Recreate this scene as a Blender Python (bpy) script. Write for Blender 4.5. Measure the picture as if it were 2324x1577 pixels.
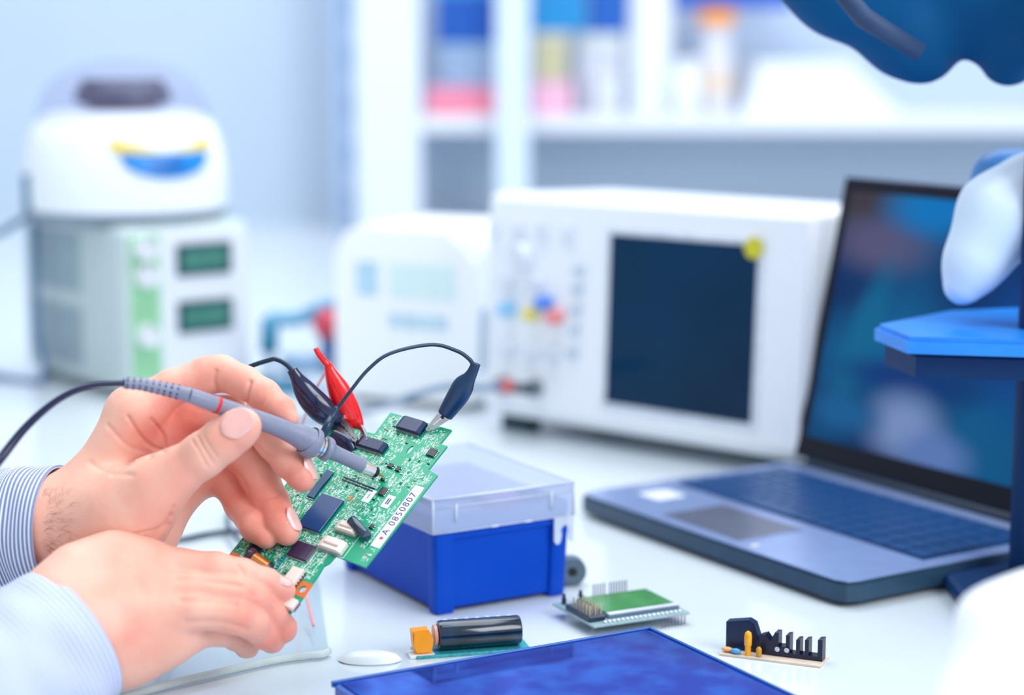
import bpy, bmesh, math, random
import numpy as np
from mathutils import Vector, Matrix

# ------------------------------------------------------------------ camera
F = 4500.0; CX, CY = 1162.0, 788.5; CAMH = 0.38; TILT = math.atan(708 / 4500)
fw = np.array([0, math.cos(TILT), -math.sin(TILT)])
up = np.array([0, math.sin(TILT), math.cos(TILT)])
rt = np.array([1.0, 0, 0]); CAM = np.array([0, 0, CAMH])
scene = bpy.context.scene
for o in list(bpy.data.objects): bpy.data.objects.remove(o)
cam_d = bpy.data.cameras.new('camera'); cam = bpy.data.objects.new('camera', cam_d)
scene.collection.objects.link(cam); scene.camera = cam
cam.location = (0, 0, CAMH); cam.rotation_euler = (math.pi / 2 - TILT, 0, 0)
cam_d.sensor_width = 36; cam_d.sensor_fit = 'HORIZONTAL'; cam_d.lens = 36 * F / 2324
cam_d.clip_start = 0.05; cam_d.clip_end = 50
cam_d.dof.use_dof = True; cam_d.dof.focus_distance = 1.20
cam_d.dof.aperture_fstop = cam_d.lens / 1000 / 0.024
# ------------------------------------------------------------------ world, lights, exposure
world = bpy.data.worlds.new('room_light'); scene.world = world; world.use_nodes = True
bg = world.node_tree.nodes['Background']; bg.inputs[0].default_value = (0.83, 0.91, 1.0, 1); bg.inputs[1].default_value = 0.66
def area(name, loc, rot, sx, sy, power, col):
    l = bpy.data.lights.new(name, 'AREA'); l.shape = 'RECTANGLE'; l.size = sx; l.size_y = sy; l.energy = power; l.color = col
    o = bpy.data.objects.new(name, l); scene.collection.objects.link(o); o.location = loc; o.rotation_euler = rot
    return o
area('ceiling_lamp', (0.1, 2.2, 2.6), (0, 0, 0), 2.6, 2.8, 72, (0.93, 0.97, 1.0))
area('window_light', (1.7, -0.2, 1.5), (math.radians(57), 0, math.radians(48)), 1.4, 1.2, 34, (0.95, 0.98, 1.0))
vs = scene.view_settings; scene.display_settings.display_device = 'sRGB'
vs.view_transform = 'Standard'; vs.look = 'None'; vs.gamma = 1; vs.use_curve_mapping = False; vs.exposure = 0.30

# ------------------------------------------------------------------ helpers
def D(px, py, z): return CAM + z * (fw + rt * (px - CX) / F - up * (py - CY) / F)
def G(px, py, h=0.0):
    d = fw + rt * (px - CX) / F - up * (py - CY) / F
    return CAM + d * (h - CAMH) / d[2]
def camdir(x, y, z):
    v = x * rt - y * up + z * fw; return v / np.linalg.norm(v)
def project(P):
    P = np.asarray(P) - CAM; z = P @ fw
    return CX + F * (P @ rt) / z, CY - F * (P @ up) / z, z
col = scene.collection
MATS = {}
def hexc(r, g, b):
    f = lambda c: (c / 255 / 12.92) if c / 255 <= .04045 else ((c / 255 + .055) / 1.055) ** 2.4
    return (f(r), f(g), f(b), 1)
def mat(name, rgb, rough=.5, metal=0, var=.06, scale=60, spec=.5, coat=0, bump=0, alpha=1, sss=0, emit=0):
    if name in MATS: return MATS[name]
    m = bpy.data.materials.new(name); m.use_nodes = True; nt = m.node_tree; b = nt.nodes['Principled BSDF']
    c = hexc(*rgb)
    tc = nt.nodes.new('ShaderNodeTexCoord'); no = nt.nodes.new('ShaderNodeTexNoise'); no.inputs['Scale'].default_value = scale
    no.inputs['Detail'].default_value = 3; nt.links.new(tc.outputs['Object'], no.inputs['Vector'])
    mx = nt.nodes.new('ShaderNodeMix'); mx.data_type = 'RGBA'; mx.inputs[6].default_value = c
    mx.inputs[7].default_value = tuple(min(1, v * (1 - 3 * var)) for v in c[:3]) + (1,)
    mr = nt.nodes.new('ShaderNodeMapRange'); mr.inputs[1].default_value = .35; mr.inputs[2].default_value = .75
    nt.links.new(no.outputs['Fac'], mr.inputs[0]); nt.links.new(mr.outputs[0], mx.inputs[0]); nt.links.new(mx.outputs[2], b.inputs['Base Color'])
    b.inputs['Roughness'].default_value = rough; b.inputs['Metallic'].default_value = metal
    b.inputs['Specular IOR Level'].default_value = spec; b.inputs['Coat Weight'].default_value = coat
    b.inputs['Alpha'].default_value = alpha
    if emit: nt.links.new(mx.outputs[2], b.inputs['Emission Color']); b.inputs['Emission Strength'].default_value = emit
    if bump:
        bp = nt.nodes.new('ShaderNodeBump'); bp.inputs['Strength'].default_value = bump; bp.inputs['Distance'].default_value = .001
        nt.links.new(no.outputs['Fac'], bp.inputs['Height']); nt.links.new(bp.outputs['Normal'], b.inputs['Normal'])
    MATS[name] = m; return m
def tag(o, label=None, cat=None, group=None, kind=None):
    if label: o['label'] = label
    if cat: o['category'] = cat
    if group: o['group'] = group
    if kind: o['kind'] = kind
    return o
def empty(name, loc=(0, 0, 0), yaw=0, M=None):
    o = bpy.data.objects.new(name, None); col.objects.link(o); o.empty_display_size = .01
    o.matrix_world = M if M is not None else Matrix.Translation(Vector(loc)) @ Matrix.Rotation(yaw, 4, 'Z')
    return o
def mesh_obj(name, verts, faces, m, parent=None, smooth=True, world=False):
    me = bpy.data.meshes.new(name); me.from_pydata([tuple(map(float, v)) for v in verts], [], [tuple(int(i) for i in f) for f in faces]); me.update()
    return link(name, me, m, parent, smooth, world)
def root_matrix(o):
    M = o.matrix_basis.copy()
    while o.parent is not None:
        o = o.parent; M = o.matrix_basis @ M
    return M
def link(name, me, m, parent=None, smooth=True, world=False):
    me.materials.append(m)
    if world and parent is not None: me.transform(root_matrix(parent).inverted())
    me.polygons.foreach_set('use_smooth', [smooth] * len(me.polygons))
    o = bpy.data.objects.new(name, me); col.objects.link(o)
    if parent is not None: o.parent = parent
    return o
class MB:
    """collects shapes into one mesh"""
    def __init__(s): s.bm = bmesh.new()
    def box(s, x0, x1, y0, y1, z0, z1, bev=0, M=None, seg=2):
        r = bmesh.ops.create_cube(s.bm, size=1)
        vs_ = r['verts']
        T = Matrix.Translation(((x0 + x1) / 2, (y0 + y1) / 2, (z0 + z1) / 2)) @ Matrix.Diagonal((abs(x1 - x0), abs(y1 - y0), abs(z1 - z0), 1))
        bmesh.ops.transform(s.bm, matrix=T, verts=vs_)
        if bev > 0:
            es = list({e for v in vs_ for e in v.link_edges})
            r = bmesh.ops.bevel(s.bm, geom=es, offset=bev, segments=seg, affect='EDGES', profile=.5)
            vs_ = list({v for f in r['faces'] for v in f.verts} | {v for v in vs_ if v.is_valid})
        if M is not None: bmesh.ops.transform(s.bm, matrix=M, verts=[v for v in vs_ if v.is_valid])
        return s
    def prism(s, poly, z0, z1, M=None, bev=0):
        a = [s.bm.verts.new((p[0], p[1], z0)) for p in poly]; b = [s.bm.verts.new((p[0], p[1], z1)) for p in poly]
        n = len(poly); s.bm.faces.new(a[::-1]); s.bm.faces.new(b)
        for i in range(n): s.bm.faces.new((a[i], a[(i + 1) % n], b[(i + 1) % n], b[i]))
        if bev:
            es = [e for v in b for e in v.link_edges if e.other_vert(v) in b]
            r = bmesh.ops.bevel(s.bm, geom=list(set(es)), offset=bev, segments=2, affect='EDGES')
            vv = list({v for f in r['faces'] for v in f.verts} | {v for v in a + b if v.is_valid})
        else: vv = a + b
        if M is not None: bmesh.ops.transform(s.bm, matrix=M, verts=vv)
        return s
    def tube(s, pts, rad, n=16, cap=True, ell=None):
        pts = [Vector(p) for p in pts]; N = len(pts)
        if not hasattr(rad, '__len__'): rad = [rad] * N
        rings = []; t0 = (pts[1] - pts[0]).normalized(); ref = Vector((0, 0, 1)) if abs(t0.z) < .9 else Vector((1, 0, 0))
        x = t0.cross(ref).normalized()
        for i, p in enumerate(pts):
            t = (pts[min(i + 1, N - 1)] - pts[max(i - 1, 0)])
            t = t.normalized() if t.length > 1e-9 else t0
            x = (x - t * x.dot(t)).normalized(); y = t.cross(x)
            ex, ey = (1, 1) if ell is None else ell
            rings.append([s.bm.verts.new(p + (x * math.cos(a) * ex + y * math.sin(a) * ey) * rad[i]) for a in [2 * math.pi * k / n for k in range(n)]])
        for r0, r1 in zip(rings, rings[1:]):
            for k in range(n): s.bm.faces.new((r0[k], r0[(k + 1) % n], r1[(k + 1) % n], r1[k]))
        if cap: s.bm.faces.new(rings[0][::-1]); s.bm.faces.new(rings[-1])
        return s
    def cyl(s, a, b, r, r2=None, n=24):
        return s.tube([a, b], [r, r if r2 is None else r2], n)
    def ball(s, c, r, sc=(1, 1, 1), u=20, v=12):
        M = Matrix.Translation(Vector(c)) @ Matrix.Diagonal((r * sc[0], r * sc[1], r * sc[2], 1))
        bmesh.ops.create_uvsphere(s.bm, u_segments=u, v_segments=v, radius=1, matrix=M); return s
    def lathe(s, prof, c=(0, 0, 0), n=40, sx=1, sy=1, M=None):
        rings = []; vv = []
        for r, z in prof:
            ring = [s.bm.verts.new((c[0] + r * sx * math.cos(2 * math.pi * k / n), c[1] + r * sy * math.sin(2 * math.pi * k / n), c[2] + z)) for k in range(n)]
            rings.append(ring); vv += ring
        for r0, r1 in zip(rings, rings[1:]):
            for k in range(n): s.bm.faces.new((r0[k], r0[(k + 1) % n], r1[(k + 1) % n], r1[k]))
        s.bm.faces.new(rings[0][::-1]); s.bm.faces.new(rings[-1])
        if M is not None: bmesh.ops.transform(s.bm, matrix=M, verts=vv)
        return s
    def build(s, name, m, parent=None, smooth=False, world=False, auto=None):
        bmesh.ops.recalc_face_normals(s.bm, faces=s.bm.faces)
        me = bpy.data.meshes.new(name); s.bm.to_mesh(me); s.bm.free()
        o = link(name, me, m, parent, smooth or auto is not None, world)
        if auto is not None: me.set_sharp_from_angle(angle=math.radians(auto))
        return o
def smooth_path(pts, n=10):
    P = [np.array(p, float) for p in pts]; P = [2 * P[0] - P[1]] + P + [2 * P[-1] - P[-2]]; out = []
    for i in range(1, len(P) - 2):
        for k in range(n):
            t = k / n; a, b, c, d = P[i - 1], P[i], P[i + 1], P[i + 2]
            out.append(.5 * ((2 * b) + (c - a) * t + (2 * a - 5 * b + 4 * c - d) * t * t + (3 * b - a - 3 * c + d) * t ** 3))
    out.append(P[-2]); return out
def copy_part(o, parent=None, name=None):
    c = o.copy(); col.objects.link(c)
    if parent is not None: c.parent = parent
    return c
def pts3(lst, n=8):
    """list of (px,py,z,rpx) -> smooth world points and radii"""
    A = smooth_path([tuple(D(p[0], p[1], p[2])) + (p[3] * p[2] / F,) for p in lst], n)
    return [a[:3] for a in A], [max(a[3], 1e-4) for a in A]

# materials
WHITE = mat('white_plastic', (232, 238, 246), .35, var=.01)
DESKM = mat('glossy_desk_laminate', (212, 222, 230), .14, var=.012, scale=8, spec=.7)
WALLM = mat('painted_wall', (192, 208, 228), .8, var=.015, scale=3)
METAL = mat('bright_metal', (205, 205, 210), .22, 1, var=.08, scale=900)
DARKM = mat('black_plastic', (16, 24, 44), .3, var=.1, scale=300)
NAVYR = mat('black_rubber_wire', (6, 44, 72), .32, var=.05, scale=500)

# ------------------------------------------------------------------ the setting
DY1 = 4.08
tag(MB().box(-2.2, 2.2, -.02, DY1, -.04, 0, .002).build('desk', DESKM), 'wide glossy white laboratory desk that everything stands on', 'desk')
tag(MB().box(-3, 3, DY1, DY1 + .1, -.8, 2.4).build('wall_back', WALLM), kind='structure')
tag(MB().box(-3, 3, -1.5, DY1, -.85, -.8).build('floor', mat('grey_floor', (150, 160, 170), .6)), kind='structure')

# ------------------------------------------------------------------ shelf system at the wall
SH = {'z': 3.86}
def bxat(px0, px1, y0, y1, z, depth):     # box spanning these pixels at distance z (upright, facing the front)
    a = D(px0, y1, z); b = D(px1, y0, z); return a[0], b[0], a[1], a[1] + depth, a[2], b[2]
sh_top = D(1200, 262, 3.80)[2]
shelf_y0 = D(1200, 262, 3.80)[1]
sm = mat('shelf_laminate', (228, 232, 240), .4, var=.01)
x0 = D(955, 262, 3.80)[0]
sr = empty('wall_shelf', (x0, shelf_y0, sh_top)); tag(sr, 'long white wall shelf carrying boxes and bottles in the background', 'shelf')
MB().box(0, 1.5, 0, DY1 - shelf_y0 - .002, -.032, 0, .002).build('shelf_board', sm, sr)
sx = D(1163, 0, 3.62)[0]
MB().box(sx - x0 - .031, sx - x0 + .031, -.06, -.02, -sh_top + .002, .85, .004).build('front_post', mat('pale_blue_enamel', (214, 230, 246), .4, var=.01), sr)
MB().box(D(806, 0, 3.80)[0] - x0, -.001, 0, .02, -sh_top + .002, .85, .003).build('side_panel', mat('panel_white', (226, 234, 246), .45, var=.01), sr)
bk = MB()
xb = D(962, 0, 3.80)[0]-x0

# perforated upright rail
ur = empty('slotted_upright_rail', (D(785, 0, 3.86)[0], D(785, 200, 3.86)[1], 0.002)); tag(ur, 'pale blue slotted steel upright rail left of the white shelf panel', 'rail')
MB().box(-.025, .025, 0, .03, 0, 1.3, .002).build('channel', mat('rail_blue', (176, 200, 232), .45, var=.03), ur)
for i in range(13):
    if i == 0: s0 = MB().box(-.003, .015, -.0008, .002, .03, .075, .0008).build('slot', mat('slot_shade', (140, 178, 214), .5), ur)
    else: s1 = copy_part(s0, ur); s1.location.z = i * .095
# things on the shelf
def rest(px, w, depth, h, dy, zbase=None):
    """x-range, y-range and z-range for an item whose front lower middle shows at px"""
    y = shelf_y0 + dy; zc = (y * math.cos(TILT)); z = project((0, y, sh_top))[2]
    cx = (px - CX) / F * z
    return cx, y
def shelf_box(name, px0, px1, ytop, ybot, dy, dep, m, label, cat, group=None, base=None, lid=None):
    y = shelf_y0 + dy; zb = sh_top if base is None else base
    z = project((0, y, zb))[2]; xa = (px0 - CX) / F * z; xb_ = (px1 - CX) / F * z; h = (ybot - ytop) / F * z
    r = empty(name, ((xa + xb_) / 2, y, zb)); tag(r, label, cat, group); w = (xb_ - xa) / 2
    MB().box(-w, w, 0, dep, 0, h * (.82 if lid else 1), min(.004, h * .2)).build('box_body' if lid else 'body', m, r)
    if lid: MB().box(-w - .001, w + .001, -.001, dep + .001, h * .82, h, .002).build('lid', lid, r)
    else: MB().box(-w * .6, w * .6, -.0006, 0, h * .3, h * .7).build('label_patch', WHITE if False else m, r)
    return zb + h
pinkA = mat('coral_pink_card', (250, 140, 168), .6); pinkB = mat('light_pink_card', (252, 190, 218), .6)
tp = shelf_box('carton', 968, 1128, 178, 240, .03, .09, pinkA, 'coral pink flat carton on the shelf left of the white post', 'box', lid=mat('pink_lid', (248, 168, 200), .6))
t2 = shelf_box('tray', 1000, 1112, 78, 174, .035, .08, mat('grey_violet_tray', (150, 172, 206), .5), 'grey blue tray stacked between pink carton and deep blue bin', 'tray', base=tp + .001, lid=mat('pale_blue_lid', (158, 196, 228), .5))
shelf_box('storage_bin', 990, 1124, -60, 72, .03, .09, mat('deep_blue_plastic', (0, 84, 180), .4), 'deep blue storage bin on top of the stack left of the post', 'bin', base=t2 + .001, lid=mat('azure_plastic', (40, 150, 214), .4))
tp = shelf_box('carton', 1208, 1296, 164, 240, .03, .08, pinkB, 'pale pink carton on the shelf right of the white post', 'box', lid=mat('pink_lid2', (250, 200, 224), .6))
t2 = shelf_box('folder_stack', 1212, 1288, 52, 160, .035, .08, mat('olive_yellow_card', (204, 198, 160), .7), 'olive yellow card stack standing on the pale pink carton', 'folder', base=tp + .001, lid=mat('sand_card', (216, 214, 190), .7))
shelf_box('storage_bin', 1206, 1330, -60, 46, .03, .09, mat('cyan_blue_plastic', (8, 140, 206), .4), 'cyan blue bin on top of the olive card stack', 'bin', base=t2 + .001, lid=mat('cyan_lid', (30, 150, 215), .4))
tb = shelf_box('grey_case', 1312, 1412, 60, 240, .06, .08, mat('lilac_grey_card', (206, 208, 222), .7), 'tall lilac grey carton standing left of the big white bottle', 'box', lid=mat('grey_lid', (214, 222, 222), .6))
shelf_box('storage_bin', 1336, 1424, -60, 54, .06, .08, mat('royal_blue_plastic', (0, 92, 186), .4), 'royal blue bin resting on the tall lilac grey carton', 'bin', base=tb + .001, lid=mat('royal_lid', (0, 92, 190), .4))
def bottle(px, r, h, dy, m, capm, label, capr=.5, neck=.75, band=None):
    r *= 1.42; h *= 1.42; y = shelf_y0 + dy; z = project((0, y, sh_top))[2]; b = empty('bottle', ((px - CX) / F * z, y + r, sh_top)); tag(b, label, 'bottle')
    MB().lathe([(r * .9, 0), (r, .004), (r, h * neck * .92), (r * .85, h * neck), (r * capr, h * neck * 1.08), (r * capr, h * .88)], n=32).build('bottle_body', m, b, auto=40)
    MB().lathe([(r * capr * 1.25, h * .86), (r * capr * 1.25, h * .99), (r * capr * 1.1, h)], n=24).build('cap', capm, b, auto=40)
    if band: MB().lathe([(r * 1.02, h * .2), (r * 1.02, h * .42)], n=32).build('paper_label', band, b, auto=40)
    return b
bottle(1475, .032, .22, .04, mat('milky_bottle', (236, 242, 250), .4), WHITE, 'big white bottle in the middle of the shelf', .6, .85)
bottle(1628, .024, .142, .05, mat('frosted_bottle', (222, 222, 232), .4), mat('orange_cap', (255, 160, 0), .4), 'frosted bottle with a bright orange top and peach label', .85, .6, mat('peach_label', (236, 214, 196), .6))
bottle(1378, .018, .05, .01, mat('milky_bottle2', (232, 236, 248), .4), WHITE, 'small white jar in front of the lilac grey carton', .8, .8)
bottle(1560, .02, .075, .02, mat('milky_bottle3', (244, 250, 252), .4), WHITE, 'short white bottle between big white bottle and orange topped bottle', .7, .8)
bl = shelf_box('storage_bin', 1520, 1800, -60, 20, .13, .03, mat('cobalt_blue_plastic', (20, 90, 200), .4), 'long cobalt blue bin above the orange topped bottle', 'bin', base=D(1600, 20, 3.94)[2])
# bracket arms that carry the long blue bin
# stack of slanted white sheets
pr_ = empty('paper_stack', (D(1790, 240, 3.86)[0] + .035, shelf_y0 + .04, sh_top)); tag(pr_, 'slanting pile of white papers on the shelf right of the orange top', 'papers')
for i in range(6):
    MB().prism([(-.125 + .006 * i, 0), (.17 - .017 * i, 0), (.17 - .021 * i, .14), (-.12, .14)], .017 * i, .017 * i + .016).build('sheet_bundle', mat('paper', (240, 245, 252), .7, var=.01), pr_)

# ------------------------------------------------------------------ bench power supply with mini centrifuge on top
pa = G(284, 912); pyaw = math.radians(38)
psr = empty('power_supply', tuple(pa), pyaw); tag(psr, 'grey bench power supply with two green displays under the white centrifuge', 'power supply')
PW, PD, PH = .152, .240, .183
body = mat('warm_grey_metal', (196, 212, 214), .5, var=.02)
MB().box(0, PW, 0, PD, .008, PH, .006).build('case', body, psr)
MB().box(.004, PW - .003, -.004, -.0005, .012, PH - .006, .002).build('front_panel', mat('panel_pearl', (222, 226, 234), .45, var=.015), psr)
MB().box(.007, .042, -.0055, -.0042, .02, PH - .008, .0005).build('green_strip', mat('sage_green', (146, 206, 160), .5), psr)
for k, z in enumerate((.160, .132, .069)):
    kb = MB().cyl((.024, -.0058, z), (.024, -.016, z), .0125, .0115).build('knob', mat('knob_grey', (226, 228, 236), .4), psr, auto=40)
    MB().box(.0232, .0248, -.0166, -.0162, z + .002, z + .010).build('pointer_line', DARKM, kb)
for k, z in enumerate((.128, .067)):
    f = MB().box(.062, .128, -.0072, -.0042, z, z + .034, .002).build('display', mat('display_bezel', (20, 74, 92), .3), psr)
    MB().box(.069, .121, -.0078, -.0073, z + .007, z + .027).build('display_glass', mat('lcd_green', (64, 128, 112), .15), f)
for bl_ in range(2):
    v = MB(); v.box(-.0004, .0002, .095, .225, .024 + bl_ * .080, .092 + bl_ * .080 - .002)
    for i in range(9):
        for j in range(4):
            v.box(-.0010, .0, .102 + j * .030, .124 + j * .030, .027 + bl_ * .080 + i * .0068, .0305 + bl_ * .080 + i * .0068)
    v.build('vent_louvre', mat('vent_dark', (160, 182, 192), .6), psr)
for x in (.02, PW - .02):
    for y in (.02, PD - .02): MB().cyl((x, y, 0), (x, y, .0085), .009).build('foot', DARKM, psr)
# centrifuge
M0 = psr.matrix_basis @ Matrix.Translation((.066, .1135, PH + .0005))
cr = empty('mini_centrifuge', M=M0 @ Matrix.Rotation(math.radians(-13), 4, 'Z')); tag(cr, 'white mini centrifuge with clear dome lid and blue control panel', 'centrifuge')
cw = mat('centrifuge_white', (238, 244, 252), .3, var=.008)
R = .110
MB().lathe([(R * .97, 0), (R, .004), (R * 1.005, .010)], n=64).build('base_rim', mat('rim_grey', (120, 140, 156), .5), cr, auto=40)
MB().lathe([(R * .99, .0105), (R * 1.01, .025), (R, .055), (R * .955, .082), (R * .87, .103), (R * .74, .114), (R * .5, .117)], n=64).build('housing', cw, cr, auto=50)
gl = bpy.data.materials.new('smoked_clear_dome'); gl.use_nodes = True
nt = gl.node_tree; nt.nodes.clear(); out = nt.nodes.new('ShaderNodeOutputMaterial'); mxs = nt.nodes.new('ShaderNodeMixShader'); tr = nt.nodes.new('ShaderNodeBsdfTransparent'); gb = nt.nodes.new('ShaderNodeBsdfPrincipled')
nz = nt.nodes.new('ShaderNodeTexNoise'); nz.inputs['Scale'].default_value = 8; mrr = nt.nodes.new('ShaderNodeMapRange'); mrr.inputs[3].default_value = .13; mrr.inputs[4].default_value = .2
nt.links.new(nz.outputs['Fac'], mrr.inputs[0]); nt.links.new(mrr.outputs[0], mxs.inputs[0])
gb.inputs['Base Color'].default_value = hexc(170, 168, 200); gb.inputs['Roughness'].default_value = .15
tr.inputs[0].default_value = (.94, .95, 1, 1); nt.links.new(tr.outputs[0], mxs.inputs[1]); nt.links.new(gb.outputs[0], mxs.inputs[2]); nt.links.new(mxs.outputs[0], out.inputs[0])
MB().lathe([(R * .86, .106), (R * .84, .122), (R * .76, .142), (R * .6, .158), (R * .35, .168), (R * .1, .171)], n=48).build('dome_lid', gl, cr, smooth=True)
MB().lathe([(R * .3, .118), (R * .48, .126), (R * .46, .140), (R * .2, .146)], n=24).build('rotor', mat('rotor_dark', (38, 40, 72), .4), cr, auto=40)
MB().box(-.045, .045, -.012, .012, .138, .150, .004).build('rotor_bar', mat('rotor_black', (26, 26, 52), .4), cr)
# control panel: curved eye-shaped plate hugging the housing front
def wrap_patch(name, fz0, fz1, a0, a1, off, m, n=24, k=6):
    vs_, fs = [], []
    def rad(z):
        prof = [(.0105, .99), (.025, 1.01), (.055, 1.0), (.082, .955), (.103, .87)]
        return R * np.interp(z, [p[0] for p in prof], [p[1] for p in prof])
    for i in range(n + 1):
        t = i / n; a = a0 + (a1 - a0) * t; lo, hi = fz0(t), fz1(t)
        for j in range(k + 1):
            z = lo + (hi - lo) * j / k; r_ = rad(z) + off
            vs_.append((r_ * math.cos(a), r_ * math.sin(a), z))
    for i in range(n):
        for j in range(k): q = i * (k + 1) + j; fs.append((q, q + k + 1, q + k + 2, q + 1))
    o = mesh_obj(name, vs_, fs, m, cr); s_ = o.modifiers.new('s', 'SOLIDIFY'); s_.thickness = .0012; s_.offset = 0
    return o
A = math.radians
wrap_patch('yellow_band', lambda t: .073 + .004 * abs(2 * t - 1) ** 2, lambda t: .0765 + .0135 * abs(2 * t - 1) ** 1.2 , A(-112), A(-46), .0012, mat('panel_yellow', (245, 214, 40), .4))
wrap_patch('control_panel', lambda t: .074 - .026 * math.sqrt(max(0, 1 - (2 * t - 1) ** 2)), lambda t: .0745, A(-107), A(-51), .0022, mat('panel_azure', (0, 138, 222), .35))
wrap_patch('display_window', lambda t: .057, lambda t: .067, A(-90), A(-71), .0032, mat('panel_navy', (0, 96, 180), .3))
MB().box(-R - .004, -R + .004, -.02, -.005, .012, .05, .002).build('hinge_latch', mat('latch_teal', (60, 120, 150), .5), cr)
# power cord at the left
cb = MB().tube(smooth_path([D(-160, 560, 2.2), D(-60, 545, 2.2), D(0, 528, 2.19), D(40, 505, 2.19), D(72, 492, 2.19), D(78, 560, 2.19), D(82, 740, 2.19), G(70,890)+[0,.05,.005], G(-100,890)+[0,.1,.005]], 10), .0042).build('power_cord', mat('cord_steel_blue', (96, 128, 168), .5), psr, smooth=True, world=True)

# ------------------------------------------------------------------ clamp with red ball behind
hc = G(620, 880); hr = empty('clamp_stand', tuple(D(610, 800, 2.15) * [1, 1, 0])); tag(hr, 'blurred teal metal clamp stand with red ball knob behind the wires', 'clamp')
tm = mat('teal_metal', (60, 138, 172), .4, .2)
def hpt(px, py): return D(px, py, 2.15) - np.array(hr.location)
MB().tube([hpt(613, 722), hpt(610, 800)], .010).build('upright', tm, hr, smooth=True)
q = hpt(611, 800)
MB().tube([q, (q[0], q[1], .006)], .0045).build('thin_post', mat('pale_steel', (190, 206, 226), .4), hr, smooth=True)
MB().lathe([(.04, 0), (.04, .008), (.01, .012)]).build('round_base', tm, hr, auto=40)
MB().tube(smooth_path([hpt(608, 724), hpt(680, 722), hpt(730, 700), hpt(790, 688)], 6), .0085).build('arm', mat('teal_arm', (110, 170, 204), .4), hr, smooth=True)
MB().ball(hpt(748, 735), .0185).build('ball_knob', mat('red_knob', (226, 78, 100), .35), hr, smooth=True)
MB().tube([hpt(748, 765), hpt(750, 850)], .010).build('lower_rod', mat('navy_rod', (56, 110, 172), .4), hr, smooth=True)
MB().tube([hpt(640, 826), hpt(750, 826)], .011).build('cross_bar', mat('pale_blue_bar', (150, 186, 220), .4), hr, smooth=True)

# ------------------------------------------------------------------ white benchtop meter left of the oscilloscope
def yawframe(a, b): return math.atan2(b[1] - a[1], b[0] - a[0])
ma = G(763, 905); mb_ = G(1085, 936); my = yawframe(ma, mb_)
mw = float(np.linalg.norm(mb_ - ma)) - .004
mr_ = empty('benchtop_meter', tuple(ma), my); tag(mr_, 'white rounded bench instrument with pale display left of the oscilloscope', 'instrument')
mh = .184
def rr(x0, x1, z0, z1, r, n=8):
    o = []
    for cx, cz, a0 in ((x1 - r, z0 + r * .3, -90), (x1 - r, z1 - r, 0), (x0 + r, z1 - r, 90), (x0 + r, z0 + r * .3, 180)):
        rr_ = r if cz > (z0 + z1) / 2 else r * .3
        cx2 = (x1 - rr_) if cx > (x0 + x1) / 2 else (x0 + rr_)
        for k in range(n + 1):
            a = math.radians(a0 + 90 * k / n); o.append((cx2 + rr_ * math.cos(a), cz + rr_ * math.sin(a)))
    return o
RX = Matrix.Rotation(math.pi / 2, 4, 'X')
MB().prism(rr(0, mw, .006, mh, .028), -.16, 0, RX, bev=.008).build('case', mat('meter_white', (250, 252, 255), .35, var=.006), mr_, auto=35)
def face(x0, x1, z0, z1, t=.0012, y=0, bev=.0006):
    return MB().box(x0, x1, y - t, y, z0, z1, bev)
def mfx(px): return mw * (px - 765) / 335.0
def mfz(py): return mh * (912 - py) / 400.0
face(mfx(820), mfx(872), mfz(665), mfz(590)).build('mode_button', mat('pale_azure', (190, 226, 246), .4), mr_)
dsp = face(mfx(900), mfx(1058), mfz(665), mfz(588)).build('display', mat('mint_display', (222, 243, 244), .25, var=.01), mr_)
for i in range(4):
    o = face(mfx(900) + i * .0178 - .0008, mfx(900) + i * .0178 + .0142, mfz(736), mfz(703)).build('push_button', mat('sky_button', (196, 228, 244), .4), mr_)
for x in (.02, mw - .02):
    MB().cyl((x, .03, 0), (x, .03, .007), .008).build('foot', DARKM, mr_)

# ------------------------------------------------------------------ oscilloscope
oa = G(1100, 935, .016) * [1, 1, 0]; ob = G(1822, 1052, .016) * [1, 1, 0]; oy = yawframe(oa, ob); ow = float(np.linalg.norm(ob - oa))
osr = empty('oscilloscope', M=Matrix.Translation(Vector(oa)) @ Matrix.Rotation(oy, 4, 'Z')); tag(osr, 'large white oscilloscope with dark square screen and coloured knobs', 'oscilloscope')
oh = .215
wh = mat('scope_white', (244, 247, 253), .35, var=.006)
TL = Matrix.Translation((0, 0, .016)) @ Matrix.Rotation(math.radians(-2.5), 4, 'X')
MB().box(0, ow, 0, .19, 0, oh, .006, M=TL, seg=3).build('case', wh, osr, auto=35)
MB().box(.003, ow - .003, -.004, -.0005, .008, oh - .004, .0018, M=TL).build('front_bezel', wh, osr)
# pixel -> front plane of the oscilloscope
def on_scope(px, py):
    P = osr.matrix_world @ TL; o = np.array(P @ Vector((0, 0, 0))); n = np.array((P.to_3x3() @ Vector((0, 1, 0))))
    d = fw + rt * (px - CX) / F - up * (py - CY) / F
    w = CAM + d * ((o - CAM) @ n) / (d @ n)
    l = P.inverted() @ Vector(w); return l.x, l.z
def quad(*c):
    p = [on_scope(*q_) for q_ in c]
    xs = sorted(v_[0] for v_ in p); zs = sorted(v_[1] for v_ in p)
    return (xs[0] + xs[1]) / 2, (xs[2] + xs[3]) / 2, (zs[0] + zs[1]) / 2, (zs[2] + zs[3]) / 2
a = quad((1405, 525), (1745, 565), (1695, 962), (1375, 905))
fr = MB()
fr.box(a[0] - .006, a[1] + .006, -.0055, -.0042, a[2] - .006, a[3] + .006, .0006, M=TL).build('screen_frame', mat('frame_white', (230, 236, 246), .35), osr)
MB().box(a[0], a[1], -.0068, -.0056, a[2], a[3], .0004, M=TL).build('screen', mat('screen_navy_glass', (0, 52, 86), .12, var=.12, scale=6, spec=.15), osr)
sx_, sz_ = on_scope(1722, 562)
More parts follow.
